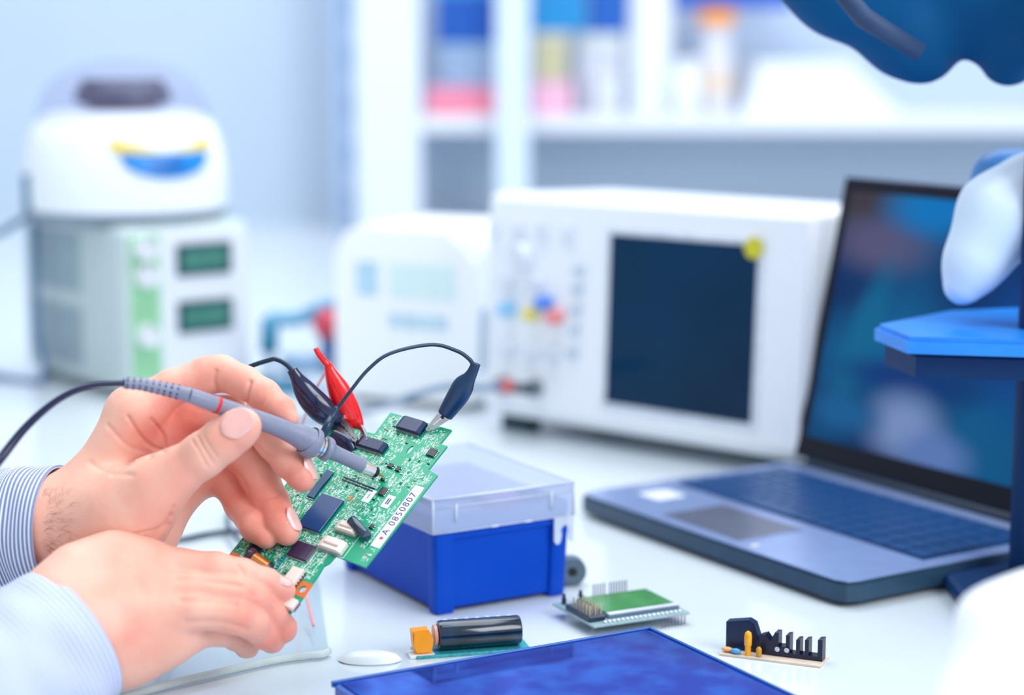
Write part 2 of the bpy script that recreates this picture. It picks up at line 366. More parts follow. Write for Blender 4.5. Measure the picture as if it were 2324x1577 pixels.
MB().cyl(TL @ Vector((sx_, -.007, sz_)), TL @ Vector((sx_, -.0085, sz_)), .0095).build('round_sticker', mat('sticker_yellow', (214, 206, 40), .5), osr)
def btn(px, py, w, h, m, name='button'):
    x, z = on_scope(px, py); return MB().box(x - w / 2, x + w / 2, -.010, -.0042, z - h / 2, z + h / 2, .0015, M=TL).build(name, m, osr)
def knob(px, py, r, m, name='knob', d=.012):
    x, z = on_scope(px, py); return MB().cyl(TL @ Vector((x, -.0042, z)), TL @ Vector((x, -.0042 - d, z)), r, r * .9).build(name, m, osr, auto=40)
for py in (612, 655, 702, 748, 800): btn(1323 - (py - 612) * .08, py, .011, .008, mat('slate_button', (196, 216, 230), .5), 'softkey')
knob(1164, 700, .008, mat('knob_sky', (150, 208, 246), .4)); knob(1219, 712, .0075, mat('knob_yellow', (246, 232, 130), .4))
knob(1248, 686, .0075, mat('knob_blue', (90, 146, 240), .4)); knob(1273, 718, .0075, mat('knob_coral', (252, 150, 150), .4))
for px, py in ((1160, 790), (1212, 796), (1262, 803), (1160, 640), (1225, 640)): knob(px, py, .008, mat('knob_pale', (226, 234, 244), .4), d=.010)
for px in (1130, 1185, 1240, 1300): btn(px, 520 + (px - 1130) * .06, .010, .018, mat('pale_key', (226, 234, 244), .4), 'key')
knob(1195, 580, .013, mat('knob_bigwhite', (232, 238, 248), .35), 'large_knob', .014)
btn(1106, 770, .006, .062, mat('slate_strip', (184, 206, 222), .5), 'side_strip')
for px in (1150, 1225): knob(px, 872 + (px - 1150) * .1, .0085, mat('bnc_metal', (150, 160, 170), .3, .8), 'input_socket', .010)
for x in (.03, ow - .03):
    MB().box(x - .018, x + .018, .01, .03, 0, .0155, .002).build('foot', mat('foot_teal', (30, 66, 78), .5), osr)
for x in (.03, ow - .03): MB().box(x - .018, x + .018, .15, .17, 0, .0085, .002).build('foot', mat('foot_teal', (30, 66, 78)), osr)
# probe lead plugged into the oscilloscope
xk, zk = on_scope(1225, 880)
P0 = np.array(osr.matrix_world @ TL @ Vector((xk, -.0145, zk)))
lr = empty('probe_lead', tuple(P0)); tag(lr, 'grey test lead with red collar plugged into the oscilloscope front', 'cable')
zz = project(P0)[2]
MB().tube([P0, D(1160, 878, zz - .015)], .0055).build('plug', mat('plug_grey', (86, 100, 110), .4, .3), lr, smooth=True, world=True)
MB().tube([D(1158, 877, zz - .0152), D(1138, 877, zz - .02)], .0068).build('collar', mat('collar_red', (214, 96, 96), .4), lr, smooth=True, world=True)
MB().tube(smooth_path([D(1137, 878, zz - .0201), D(1080, 880, zz - .04), D(1010, 878, zz - .08), D(930, 900, zz - .12), G(840, 930, .010), G(700, 955, .0065), G(560, 950, .0065), G(420, 955, .0065)], 10), .0034).build('lead_wire', mat('lead_steel', (120, 146, 172), .4), lr, smooth=True, world=True)
# blue binder behind the oscilloscope
bp = D(1885, 900, 2.02); bn = empty('binder', (bp[0] + .004, bp[1], 0), math.radians(-58)); tag(bn, 'bright blue binder standing between oscilloscope and laptop screen', 'binder')
MB().box(-.035, .035, 0, .2, .0, .208, .004).build('cover', mat('binder_blue', (0, 100, 190), .4), bn)
MB().box(-.031, .031, -.001, .001, .06, .14, .0004).build('spine_label', mat('binder_blue2', (0, 84, 178), .4), bn)

# ------------------------------------------------------------------ laptop
ly = math.radians(-57.6)
lp = empty('laptop', (.0523, 1.552, 0), ly); tag(lp, 'open dark grey blue laptop with glossy screen beside the oscilloscope', 'laptop')
LW, LD, LH = .318, .229, .0175
lm = mat('laptop_blue_grey', (152, 174, 222), .28, .35, var=.03); lside = mat('laptop_side_teal', (40, 72, 98), .4, .2)
MB().prism([(.012, 0), (LW - .012, 0), (LW - .003, .004), (LW, .014), (LW, LD), (0, LD), (0, .012), (.003, .003)], .004, LH, bev=.002).build('base', lside, lp, auto=30)
MB().prism([(.013, .002), (LW - .013, .002), (LW - .004, .006), (LW - .002, .014), (LW - .002, LD - .012), (.002, LD - .012), (.002, .013), (.005, .005)], LH, LH + .0008).build('palm_rest', lm, lp)
MB().box(.016, LW - .016, .086, .200, LH + .0008, LH + .0011).build('keyboard_well', mat('well_navy', (8, 62, 118), .4), lp)
km = mat('key_navy', (10, 72, 132), .35, var=.1)
k0 = None
for r in range(6):
    yy = .090 + r * .0182; n = 14; pw = (LW - .036) / n
    cols = range(n) if r else [0, 1, 2, 7, 8, 9, 10, 11, 12, 13]
    for c in cols:
        if k0 is None:
            k0 = MB().box(0, pw - .0022, 0, .0158, 0, .0016, .0007, seg=1).build('key', km, lp); k = k0
        else: k = copy_part(k0, lp)
        k.location = (.018 + c * pw, yy, LH + .0012)
    if r == 0:
        MB().box(0, pw * 4 - .0022, 0, .0158, 0, .0016, .0007, seg=1).build('space_bar', km, lp).location = (.018 + 3 * pw, yy, LH + .0012)
tpad = MB().box(.098, .190, .012, .071, LH + .0008, LH + .0012, .0002).build('touchpad', mat('touchpad_taupe', (98, 104, 126), .3), lp)
fr = MB()
for c in ((.096, .192, .071, .0725), (.096, .098, .012, .071), (.19, .192, .012, .071)): fr.box(c[0], c[1], c[2], c[3], LH + .0008, LH + .0014)
fr.build('touchpad_rim', mat('rim_lilac', (150, 160, 200), .3, .3), lp)
MB().prism(rr(.030, .058, .038, .066, .004, 4), LH + .0008, LH + .0011).build('white_sticker', mat('sticker_white', (236, 242, 250), .5), lp)
MB().prism(rr(.006, .022, .050, .076, .004, 4), LH + .0008, LH + .0010).build('pale_sticker', mat('sticker_pale', (150, 168, 206), .4), lp)
MB().box(.205, .2085, .010, .0165, LH + .0008, LH + .0011).build('status_light', mat('light_cream', (230, 226, 190), .5), lp)
for x in (.03, LW - .03):
    for y in (.03, LD - .03): MB().cyl((x, y, 0), (x, y, .0045), .007).build('foot', DARKM, lp)
SL = Matrix.Translation((0, LD - .004, LH + .003)) @ Matrix.Rotation(math.radians(-12), 4, 'X')
MB().cyl(Vector((.02, LD - .005, LH + .002)), Vector((LW - .02, LD - .005, LH + .002)), .0042).build('hinge', mat('hinge_navy', (16, 40, 66), .4), lp, auto=40)
LHH = .246
MB().box(0, LW, 0, .005, .002, LHH, .002, M=SL).build('lid', mat('lid_navy', (10, 44, 84), .4), lp, auto=35)
MB().box(.002, LW - .002, -.0012, -.0002, .004, LHH - .002, .0004, M=SL).build('bezel', mat('bezel_black', (14, 20, 34), .4, spec=.2), lp)
# screen material: picture and painted-in reflections, in dark teal, navy, brown and grey
scm = bpy.data.materials.new('laptop_display'); scm.use_nodes = True; nt = scm.node_tree; b = nt.nodes['Principled BSDF']
tc = nt.nodes.new('ShaderNodeTexCoord'); n1 = nt.nodes.new('ShaderNodeTexNoise'); n1.inputs['Scale'].default_value = 2.2; n1.inputs['Detail'].default_value = 0
cmb = nt.nodes.new('ShaderNodeVectorMath'); cmb.operation = 'MULTIPLY'; cmb.inputs[1].default_value = (1, 0, 1); nt.links.new(tc.outputs['Generated'], cmb.inputs[0])
nt.links.new(cmb.outputs[0], n1.inputs['Vector'])
base_ = nt.nodes.new('ShaderNodeValToRGB'); e = base_.color_ramp.elements; e[0].position = .35; e[0].color = hexc(0, 46, 92); e[1].position = .65; e[1].color = hexc(0, 92, 136); nt.links.new(n1.outputs['Fac'], base_.inputs[0])
cur = base_.outputs[0]
def blob(cur, cx, cz, sx_, sz_, c, rot=0.0):
    mp = nt.nodes.new('ShaderNodeMapping'); mp.vector_type = 'TEXTURE'; mp.inputs['Location'].default_value = (cx, 0, cz); mp.inputs['Rotation'].default_value = (0, rot, 0); mp.inputs['Scale'].default_value = (sx_, 1, sz_)
    nt.links.new(cmb.outputs[0], mp.inputs[0]); g = nt.nodes.new('ShaderNodeTexGradient'); g.gradient_type = 'SPHERICAL'; nt.links.new(mp.outputs[0], g.inputs[0])
    r = nt.nodes.new('ShaderNodeMapRange'); r.interpolation_type = 'SMOOTHSTEP'; r.inputs[1].default_value = .0; r.inputs[2].default_value = .85; nt.links.new(g.outputs[1], r.inputs[0])
    m_ = nt.nodes.new('ShaderNodeMix'); m_.data_type = 'RGBA'; nt.links.new(r.outputs[0], m_.inputs[0]); nt.links.new(cur, m_.inputs[6]); m_.inputs[7].default_value = hexc(*c); return m_.outputs[2]
for a_ in ((.05, .98, .30, .30, (58, 50, 56)), (.16, .80, .30, .17, (82, 78, 108)), (.36, .96, .3, .16, (0, 108, 168)), (.15, .42, .10, .45, (0, 96, 132), .2), (.36, .30, .40, .10, (0, 52, 112)), (.38, .12, .22, .2, (128, 146, 186)), (.14, .12, .22, .12, (20, 92, 140)), (.52, .04, .2, .14, (100, 128, 180)), (.8, .5, .3, .4, (0, 70, 140))):
    cur = blob(cur, *a_)
nt.links.new(cur, b.inputs['Base Color']); b.inputs['Roughness'].default_value = .25; b.inputs['Specular IOR Level'].default_value = .12
nt.links.new(cur, b.inputs['Emission Color']); b.inputs['Emission Strength'].default_value = .12
MB().box(.014, LW - .014, -.0018, -.00125, .022, LHH - .012, M=SL).build('screen', scm, lp)

# ------------------------------------------------------------------ SDF modelling kit (smooth blended forms -> one mesh)
class Field:
    def __init__(s, lo, hi, h):
        s.lo = np.array(lo, float); s.h = h; s.n = np.ceil((np.array(hi) - s.lo) / h).astype(int) + 1
        s.ax = [s.lo[i] + h * np.arange(s.n[i]) for i in range(3)]
    def new(s): return np.full(s.n, 1.0, np.float32)
    def cone(s, d, a, b, ra, rb, k, sub=False):
        a = np.array(a, float); b = np.array(b, float); m = max(ra, rb) + k + 3 * s.h
        i0 = np.clip(np.floor((np.minimum(a, b) - m - s.lo) / s.h).astype(int), 0, s.n - 1); i1 = np.clip(np.ceil((np.maximum(a, b) + m - s.lo) / s.h).astype(int) + 1, 1, s.n)
        if np.any(i1 <= i0): return
        X = s.ax[0][i0[0]:i1[0], None, None]; Y = s.ax[1][None, i0[1]:i1[1], None]; Z = s.ax[2][None, None, i0[2]:i1[2]]
        ab = b - a; L2 = max(ab @ ab, 1e-12)
        t = ((X - a[0]) * ab[0] + (Y - a[1]) * ab[1] + (Z - a[2]) * ab[2]) / L2; t = np.clip(t, 0, 1)
        v = np.sqrt((X - a[0] - t * ab[0]) ** 2 + (Y - a[1] - t * ab[1]) ** 2 + (Z - a[2] - t * ab[2]) ** 2) - (ra + (rb - ra) * t)
        v = v.astype(np.float32); sl = tuple(slice(i0[i], i1[i]) for i in range(3)); o = d[sl]
        if sub: hh = np.maximum(k - np.abs(o + v), 0) / k; d[sl] = np.maximum(o, -v) + hh * hh * k * .25
        else: hh = np.maximum(k - np.abs(o - v), 0) / k; d[sl] = np.minimum(o, v) - hh * hh * k * .25
    def chain(s, d, P, k):
        """P: list of (px,py,z,rpx)"""
        for p, q in zip(P, P[1:]):
            s.cone(d, D(*p[:3]), D(*q[:3]), p[3] * p[2] / F, q[3] * q[2] / F, k)
    def at(s, d, p):
        i = np.clip(np.round((np.asarray(p) - s.lo) / s.h).astype(int), 0, s.n - 1); return d[tuple(i)]
def smin(a, b, k):
    h = np.maximum(k - np.abs(a - b), 0) / k; return np.minimum(a, b) - h * h * k * .25
def surface_nets(fd, d):
    ins = d < 0; nx, ny, nz = d.shape
    c = np.zeros((nx - 1, ny - 1, nz - 1), np.int8)
    for dx in (0, 1):
        for dy in (0, 1):
            for dz in (0, 1): c += ins[dx:nx - 1 + dx, dy:ny - 1 + dy, dz:nz - 1 + dz]
    ii, jj, kk = np.nonzero((c > 0) & (c < 8)); idx = np.full(c.shape, -1, np.int64); idx[ii, jj, kk] = np.arange(len(ii))
    acc = np.zeros((len(ii), 3)); cnt = np.zeros(len(ii))
    cor = [(x, y, z) for x in (0, 1) for y in (0, 1) for z in (0, 1)]
    for A_ in cor:
        for ax in range(3):
            if A_[ax] == 1: continue
            B_ = list(A_); B_[ax] = 1
            va = d[ii + A_[0], jj + A_[1], kk + A_[2]]; vb = d[ii + B_[0], jj + B_[1], kk + B_[2]]
            m = (va < 0) != (vb < 0); t = np.where(m, va / np.where(m, va - vb, 1), 0)
            p = np.zeros((len(ii), 3)); p += np.array(A_); p[:, ax] += t
            acc[m] += p[m]; cnt[m] += 1
    V = fd.lo + fd.h * (np.stack([ii, jj, kk], 1) + acc / cnt[:, None])
    Fc = []
    for ax in range(3):
        sl0 = [slice(1, n_ - 1) for n_ in (nx, ny, nz)]; sl1 = list(sl0)
        sl0[ax] = slice(0, (nx, ny, nz)[ax] - 1); sl1[ax] = slice(1, (nx, ny, nz)[ax])
        a = ins[tuple(sl0)]; b = ins[tuple(sl1)]; I = np.stack(np.nonzero(a != b), 1)
        off = np.array([1, 1, 1]); off[ax] = 0; I = I + off
        o1, o2 = [x for x in range(3) if x != ax]
        e1 = np.zeros(3, int); e1[o1] = 1; e2 = np.zeros(3, int); e2[o2] = 1
        q = [idx[tuple((I - u).T)] for u in (0 * e1, e1, e1 + e2, e2)]
        q = np.stack(q, 1); flip = a[tuple((I - off).T)]
        if ax == 1: flip = ~flip
        q[~flip] = q[~flip][:, ::-1]; Fc.append(q)
    return V, np.concatenate(Fc)
def fast_mesh(name, V, Q):
    me = bpy.data.meshes.new(name); me.vertices.add(len(V)); me.vertices.foreach_set('co', V.astype(np.float32).ravel())
    me.loops.add(4 * len(Q)); me.loops.foreach_set('vertex_index', Q.astype(np.int32).ravel())
    me.polygons.add(len(Q)); me.polygons.foreach_set('loop_start', np.arange(0, 4 * len(Q), 4, dtype=np.int32))
    me.update(calc_edges=True); me.validate(); return me
def relax(V, Q, it=2, lam=.5):
    E_ = np.concatenate([Q[:, [0, 1]], Q[:, [1, 2]], Q[:, [2, 3]], Q[:, [3, 0]]])
    for _ in range(it):
        acc = np.zeros_like(V); cnt = np.zeros(len(V))
        for a, b in ((0, 1), (1, 0)):
            for i in range(3): acc[:, i] += np.bincount(E_[:, a], V[E_[:, b], i], len(V))
            cnt += np.bincount(E_[:, a], minlength=len(V))
        V = V + lam * (acc / cnt[:, None] - V)
    return V
def normals(V, Q):
    n = np.cross(V[Q[:, 2]] - V[Q[:, 0]], V[Q[:, 3]] - V[Q[:, 1]]); N = np.zeros_like(V)
    for k in range(4):
        for i in range(3): N[:, i] += np.bincount(Q[:, k], n[:, i], len(V))
    return N / np.maximum(np.linalg.norm(N, axis=1), 1e-12)[:, None]

# ------------------------------------------------------------------ microscope at the right edge
mb0 = G(2342, 1345); ms = empty('microscope', tuple(mb0)); tag(ms, 'blurred white and blue microscope at the right edge in front of the laptop screen', 'microscope')
def ml(px, py, z): return D(px, py, z) - mb0
navy = mat('scope_navy', (4, 50, 100), .5, var=.05, spec=.2); teal = mat('head_teal', (0, 78, 130), .6, var=.06, scale=12, spec=.12)
MB().box(-.06, .09, -.10, .05, 0, .012, .005).build('base_plate', navy, ms)
MB().cyl((0, 0, .012), (0, 0, .42), .0165).build('column', navy, ms, auto=40)
fd = Field(D(1700, 420, 1.32) - .03, D(2500, -400, 1.5) + .06, .003); d = fd.new()
fd.chain(d, [(1780, -90, 1.38, 70), (1900, -20, 1.38, 88), (2060, 84, 1.38, 82), (2100, 112, 1.38, 72)], .02)
fd.chain(d, [(2250, 20, 1.38, 120), (2290, 130, 1.38, 66)], .02)
fd.chain(d, [(1900, -130, 1.38, 110), (2340, -60, 1.38, 150)], .03)
fd.chain(d, [(2340, -20, 1.38, 90), (2375, 60, 1.34, 60)], .03)
V, Q = surface_nets(fd, d); V = relax(V, Q, 3)
link('head', fast_mesh('head', V, Q), teal, ms, True, world=True)
MB().tube([ml(1875, -60, 1.315), ml(1960, 40, 1.31), ml(2090, 120, 1.312)], [.006, .007, .006]).build('maroon_stripe', mat('stripe_maroon', (30, 60, 100), .6), ms, smooth=True)
fd = Field(D(2050, 800, 1.28) - .05, D(2460, 300, 1.5) + .05, .0025); d = fd.new()
fd.chain(d, [(2345, 420, 1.36, 72), (2275, 490, 1.36, 92), (2210, 600, 1.36, 58), (2182, 655, 1.36, 34)], .02)
fd.chain(d, [(2330, 420, 1.38, 60), (2400, 470, 1.40, 60)], .02)
V, Q = surface_nets(fd, d); V = relax(V, Q, 3)
link('illuminator', fast_mesh('illuminator', V, Q), mat('illum_white', (214, 232, 250), .4, var=.02), ms, True, world=True)
fd = Field(D(2150, 500, 1.32) - .05, D(2460, 280, 1.5) + .05, .0025); d = fd.new()
fd.chain(d, [(2350, 372, 1.41, 40), (2265, 400, 1.41, 44), (2230, 470, 1.41, 40)], .02)
V, Q = surface_nets(fd, d); V = relax(V, Q, 3)
link('blue_housing', fast_mesh('blue_housing', V, Q), mat('housing_blue', (70, 136, 204), .4), ms, True, world=True)
MB().prism([tuple(ml(1985, 742, 1.36)[:2]), tuple(ml(2060, 760, 1.30)[:2]), tuple(ml(2440, 790, 1.28)[:2]), tuple(ml(2440, 730, 1.46)[:2]), tuple(ml(2150, 722, 1.43)[:2])], ml(2150, 745, 1.36)[2] - .008, ml(2150, 735, 1.36)[2], bev=.003).build('stage', mat('stage_blue', (30, 140, 240), .3), ms)
MB().prism([tuple(ml(2010, 742, 1.36)[:2]), tuple(ml(2080, 760, 1.31)[:2]), tuple(ml(2440, 790, 1.29)[:2]), tuple(ml(2440, 730, 1.45)[:2]), tuple(ml(2150, 722, 1.42)[:2])], ml(2150, 790, 1.36)[2] - .012, ml(2150, 745, 1.36)[2] - .0085, bev=.003).build('stage_carrier', navy, ms)
# crumpled white cloth at the lower right
CQ = (((2235, 1400, .90), (2340, 1350, .90), 50, 60), ((2150, 1620, .88), (2255, 1420, .90), 45, 60), ((2200, 1640, .86), (2350, 1450, .88), 70, 90), ((2210, 1900, .86), (2400, 1650, .88), 120, 130), ((2200, 2150, .84), (2450, 2120, .90), 150, 160), ((2300, 1900, .98), (2400, 1500, .96), 110, 90))
cp = [D(*q) for c in CQ for q in c[:2]]; fd = Field(np.min(cp, 0) - .05, np.max(cp, 0) + .05, .003); d = fd.new()
for p, q, r0, r1 in CQ: fd.cone(d, D(*p), D(*q), r0 * p[2] / F, r1 * q[2] / F, .02)
Zg = fd.ax[2][None, None, :]; d = np.maximum(d, (-(Zg - .0025)).astype(np.float32))
V, Q = surface_nets(fd, d); V = relax(V, Q, 4)
cl = link('crumpled_cloth', fast_mesh('crumpled_cloth', V, Q), mat('cloth_white', (240, 245, 252), .8, var=.01), None, True)
tag(cl, 'blurred heap of crumpled white cloth in the lower right corner', 'cloth')

# ------------------------------------------------------------------ blue assortment box with clear lid
by = math.radians(30.5); bo = G(990, 1399); bx = empty('storage_box', tuple(bo), by)
tag(bx, 'blue plastic storage box with translucent hinged lid behind the circuit board', 'box')
bb = mat('box_cobalt', (0, 72, 190), .42, var=.02, scale=25, spec=.15)
baz = mat('box_collar', (20, 120, 215), .4, spec=.3)
BW, BD, BH = .1005, .140, .0585
def taper(o, h, s):   # widen towards the top
    for v_ in o.data.vertices:
        f = 1 + s * v_.co.z / h; v_.co.x = BW / 2 + (v_.co.x - BW / 2) * f; v_.co.y = BD / 2 + (v_.co.y - BD / 2) * f
sh = MB()
sh.box(.004, BW - .004, .004, BD - .004, .004, .006)
for x0_, x1_, y0_, y1_ in ((.003, BW - .003, .003, .0045), (.003, BW - .003, BD - .0045, BD - .003), (.003, .0045, .003, BD - .003), (BW - .0045, BW - .003, .003, BD - .003)):
    sh.box(x0_, x1_, y0_, y1_, .0035, BH)
o = sh.build('tub', bb, bx); taper(o, BH, .035)
for i, (xa, xb_, ya, yb) in enumerate(((0, .0145, 0, .012), (BW - .0125, BW, 0, .012), (0, .0145, BD - .012, BD), (BW - .0125, BW, BD - .012, BD))):
    o = MB().box(xa, xb_, ya, yb, 0, BH - .0005, .0022, seg=3).build('corner_post', bb, bx, auto=40); taper(o, BH, .035)
for (xa, xb_, ya, yb) in ((.012, BW - .011, .0008, .0035), (.0008, .0035, .011, BD - .011), (BW - .0035, BW - .0008, .011, BD - .011)):
    o = MB().box(xa, xb_, ya, yb, BH - .0075, BH - .0005, .0006).build('rim_band', bb, bx); taper(o, BH, .035)
lidm = bpy.data.materials.new('translucent_lid_plastic'); lidm.use_nodes = True; nt = lidm.node_tree; nt.nodes.clear()
out = nt.nodes.new('ShaderNodeOutputMaterial'); mxs = nt.nodes.new('ShaderNodeMixShader'); tr = nt.nodes.new('ShaderNodeBsdfTransparent'); gb = nt.nodes.new('ShaderNodeBsdfPrincipled')
gb.inputs['Base Color'].default_value = hexc(214, 224, 248); gb.inputs['Roughness'].default_value = .18
nz = nt.nodes.new('ShaderNodeTexNoise'); nz.inputs['Scale'].default_value = 30; mrr = nt.nodes.new('ShaderNodeMapRange'); mrr.inputs[3].default_value = .36; mrr.inputs[4].default_value = .42
nt.links.new(nz.outputs['Fac'], mrr.inputs[0]); nt.links.new(mrr.outputs[0], mxs.inputs[0]); tr.inputs[0].default_value = (.95, .97, 1, 1)
nt.links.new(tr.outputs[0], mxs.inputs[1]); nt.links.new(gb.outputs[0], mxs.inputs[2]); nt.links.new(mxs.outputs[0], out.inputs[0])
lide = mat('lid_edge', (222, 234, 252), .2, alpha=.75)
T1 = BH + .0215; e_ = .0042; b0 = BH - .0015
ld = MB(); xa, xb_, ya, yb = -e_, BW + e_, -e_, BD + e_; t = .0012
ld.box(xa, xb_, ya, yb, T1 - t, T1, 0)
for q_ in ((xa, xb_, ya, ya + t), (xa, xb_, yb - t, yb), (xa, xa + t, ya + t, yb - t), (xb_ - t, xb_, ya + t, yb - t)): ld.box(q_[0], q_[1], q_[2], q_[3], b0, T1 - t, 0)
lid = ld.build('lid', lidm, bx)
ed = MB(); r_ = .0009
C4 = [(xa, ya), (xb_, ya), (xb_, yb), (xa, yb)]
for z_ in (T1, T1 - .006):
    for i in range(4): ed.tube([(C4[i][0], C4[i][1], z_), (C4[(i + 1) % 4][0], C4[(i + 1) % 4][1], z_)], r_ * (1 if z_ == T1 else .6), 8)
for i in (0, 1, 3): ed.tube([(C4[i][0], C4[i][1], b0), (C4[i][0], C4[i][1], T1)], r_, 8)
for i in range(4): ed.tube([(C4[i][0], C4[i][1], b0), (C4[(i + 1) % 4][0], C4[(i + 1) % 4][1], b0)], r_ * .45, 8)
ed.tube([(.013, ya, T1 - .004), (.013, ya, b0 + .007)], .0011, 8); ed.tube([(BW - .014, ya, T1 - .004), (BW - .014, ya, b0 + .006)], .0011, 8)
ed.build('lid_ribs', lide, lid, smooth=True)
cm = MB(); zc0, zc1 = BH - .0004, BH + .0088
for q_ in ((-.001, BW + .001, -.001, .0006), (-.001, BW + .001, BD - .0006, BD + .001), (-.001, .0006, .0006, BD - .0006), (BW - .0006, BW + .001, .0006, BD - .0006)): cm.box(q_[0], q_[1], q_[2], q_[3], zc0, zc1)
cm.build('collar', baz, bx)
# latch tab with the hooked notch
pl = [(.0, 0), (0, -.0165), (.0015, -.019), (.0035, -.019), (.005, -.017), (.0055, -.0145)]
for k in range(9):
    a_ = math.radians(215 - 250 * k / 8); pl.append((.0090 + .0038 * math.cos(a_), -.0100 + .0038 * math.sin(a_)))
pl += [(.0118, -.0150), (.0128, -.018), (.0142, -.019), (.0155, -.0175), (.0155, 0)]
Ml = Matrix.Translation((BW + e_ - .0155, -e_, b0)) @ Matrix.Rotation(math.pi / 2, 4, 'X')
lt = MB(); lt.prism(pl, -.0012, .0003, Ml); lt.build('latch_tab', lide, lid)
MB().tube([(BW - .004, -.0005, b0 - .0100), (BW - .004, -.0042, b0 - .0100)], .0036).build('latch_pin', bb, bx, auto=40)
hr2 = MB(); 
for x_ in (.040, .066): hr2.box(x_, x_ + .005, -e_ - .0006, -e_ + .0002, b0 - .0004, b0 + .0006)
hr2.build('catch_marks', mat('mark_white', (230, 240, 255), .3), lid)
# contents
def content(name, x, y, z, w, d_, h, m, rz, label, cat):
    Mx = bx.matrix_basis @ Matrix.Translation((x, y, z)) @ Matrix.Rotation(rz, 4, 'Z')
    o = MB().box(-w / 2, w / 2, -d_ / 2, d_ / 2, 0, h, .001).build(name, m); o.matrix_world = Mx; tag(o, label, cat); return o
fl = .0062
content('component_bag', BW / 2, BD * .52, fl, .084, .110, .036, mat('bag_white', (214, 220, 240), .6), 0, 'pale bag of parts filling the blue box under its lid', 'bag')
content('component_pack', .058, .016, fl, .026, .010, BH + .008, mat('pack_violet', (188, 110, 205), .5), 0, 'violet packet seen through the front of the clear lid', 'packet')
content('component_strip', .052, .05, fl + .0362, .06, .030, .005, mat('strip_rose', (244, 160, 178), .5), .3, 'rose red strip seen through the top of the clear lid', 'packet')
content('component_strip', .060, .098, fl + .0362, .05, .035, .005, mat('strip_greyblue', (130, 150, 205), .5), -.25, 'grey blue strip under the far part of the clear lid', 'packet')
# rubber ring behind the box
rc = G(1296, 1326); zc_ = project(rc)[2]; Rr = 33 / F * zc_
wr = empty('rubber_roller', (rc[0], rc[1], 0)); tag(wr, 'small grey rubber roller standing behind the right end of the blue box', 'roller')
prof = [(.3, -.004), (.96, -.005), (1, -.004), (1, .004), (.96, .005), (.3, .004)]
Mw = Matrix.Translation((0, 0, Rr)) @ Matrix.Rotation(math.radians(8), 4, 'Z') @ Matrix.Rotation(math.pi / 2, 4, 'X')
w_ = MB(); rings = []
bm_ = w_.bm; pr2 = [(.32, -.005), (.55, -.0052), (.60, -.0038), (.80, -.0038), (.84, -.0055), (.97, -.0055), (1, -.004), (1, .004), (.97, .0055), (.5, .0055), (.32, .005)]
n_ = 40
for r0, z0 in pr2: rings.append([bm_.verts.new(Mw @ Vector((r0 * Rr * math.cos(2 * math.pi * k / n_), r0 * Rr * math.sin(2 * math.pi * k / n_), z0))) for k in range(n_)])
for i in range(len(rings)):
    a_, b_ = rings[i], rings[(i + 1) % len(rings)]
    for k in range(n_): bm_.faces.new((a_[k], a_[(k + 1) % n_], b_[(k + 1) % n_], b_[k]))
w_.build('tyre', mat('rubber_slate', (92, 112, 124), .5), wr, auto=35)
MB().cyl(Mw @ Vector((0, 0, -.0035)), Mw @ Vector((0, 0, .0045)), Rr * .32).build('hub', mat('hub_black', (22, 26, 32), .6), wr, auto=40)

# ------------------------------------------------------------------ circuit board
Lc = np.array([.6, -.8, .65]); Sc = np.array([.965, .26, -.57])
v_ax = camdir(*Lc); u_ax = camdir(*Sc); u_ax = u_ax - v_ax * (u_ax @ v_ax); u_ax /= np.linalg.norm(u_ax); n_ax = np.cross(u_ax, v_ax)
BO = D(760, 1170, 1.185)
MBd = Matrix([[u_ax[0], v_ax[0], n_ax[0], BO[0]], [u_ax[1], v_ax[1], n_ax[1], BO[1]], [u_ax[2], v_ax[2], n_ax[2], BO[2]], [0, 0, 0, 1]])
def uv(px, py, hgt=0.0):
    d_ = fw + rt * (px - CX) / F - up * (py - CY) / F
    w = CAM + d_ * (((BO + n_ax * hgt) - CAM) @ n_ax) / (d_ @ n_ax); w = w - BO
    return float(w @ u_ax), float(w @ v_ax)
def bpt(px, py, hgt=0.0):
    u, v_ = uv(px, py, hgt); return BO + u_ax * u + v_ax * v_ + n_ax * hgt
pcb = empty('circuit_board', M=MBd); tag(pcb, 'green circuit board with white print and dark chips held up between both hands', 'circuit board')
outline_px = [(886, 936), (1025, 975.5), (999, 1007), (1015, 1012), (972, 1066), (993, 1078), (830, 1287), (762, 1261), (748, 1277), (735, 1284), (722, 1306), (700, 1336), (690, 1352), (683, 1362), (659, 1391), (457, 1336.5), (760, 960), (827, 979), (850, 984)]
OUT = [uv(*p) for p in outline_px]
TH = .0014
holes = []
def ell(cx, cy, a_, b_, n=20): return [(cx + a_ * math.cos(2 * math.pi * k / n), cy + b_ * math.sin(2 * math.pi * k / n)) for k in range(n)]
bm_ = bmesh.new()
def loop(poly):
    vs_ = [bm_.verts.new((p[0], p[1], 0)) for p in poly]
    for i in range(len(vs_)): bm_.edges.new((vs_[i], vs_[(i + 1) % len(vs_)]))
loop(OUT); h1 = uv(930, 1020); h2 = uv(687, 1337)
loop(ell(h1[0], h1[1], .0014, .0034)); loop(ell(h2[0], h2[1], .0022, .0024))
bmesh.ops.triangle_fill(bm_, use_beauty=True, use_dissolve=False, edges=bm_.edges[:])
r_ = bmesh.ops.extrude_face_region(bm_, geom=bm_.faces[:]); bmesh.ops.translate(bm_, vec=(0, 0, -TH), verts=[g for g in r_['geom'] if isinstance(g, bmesh.types.BMVert)])
bmesh.ops.recalc_face_normals(bm_, faces=bm_.faces); me = bpy.data.meshes.new('board'); bm_.to_mesh(me); bm_.free()
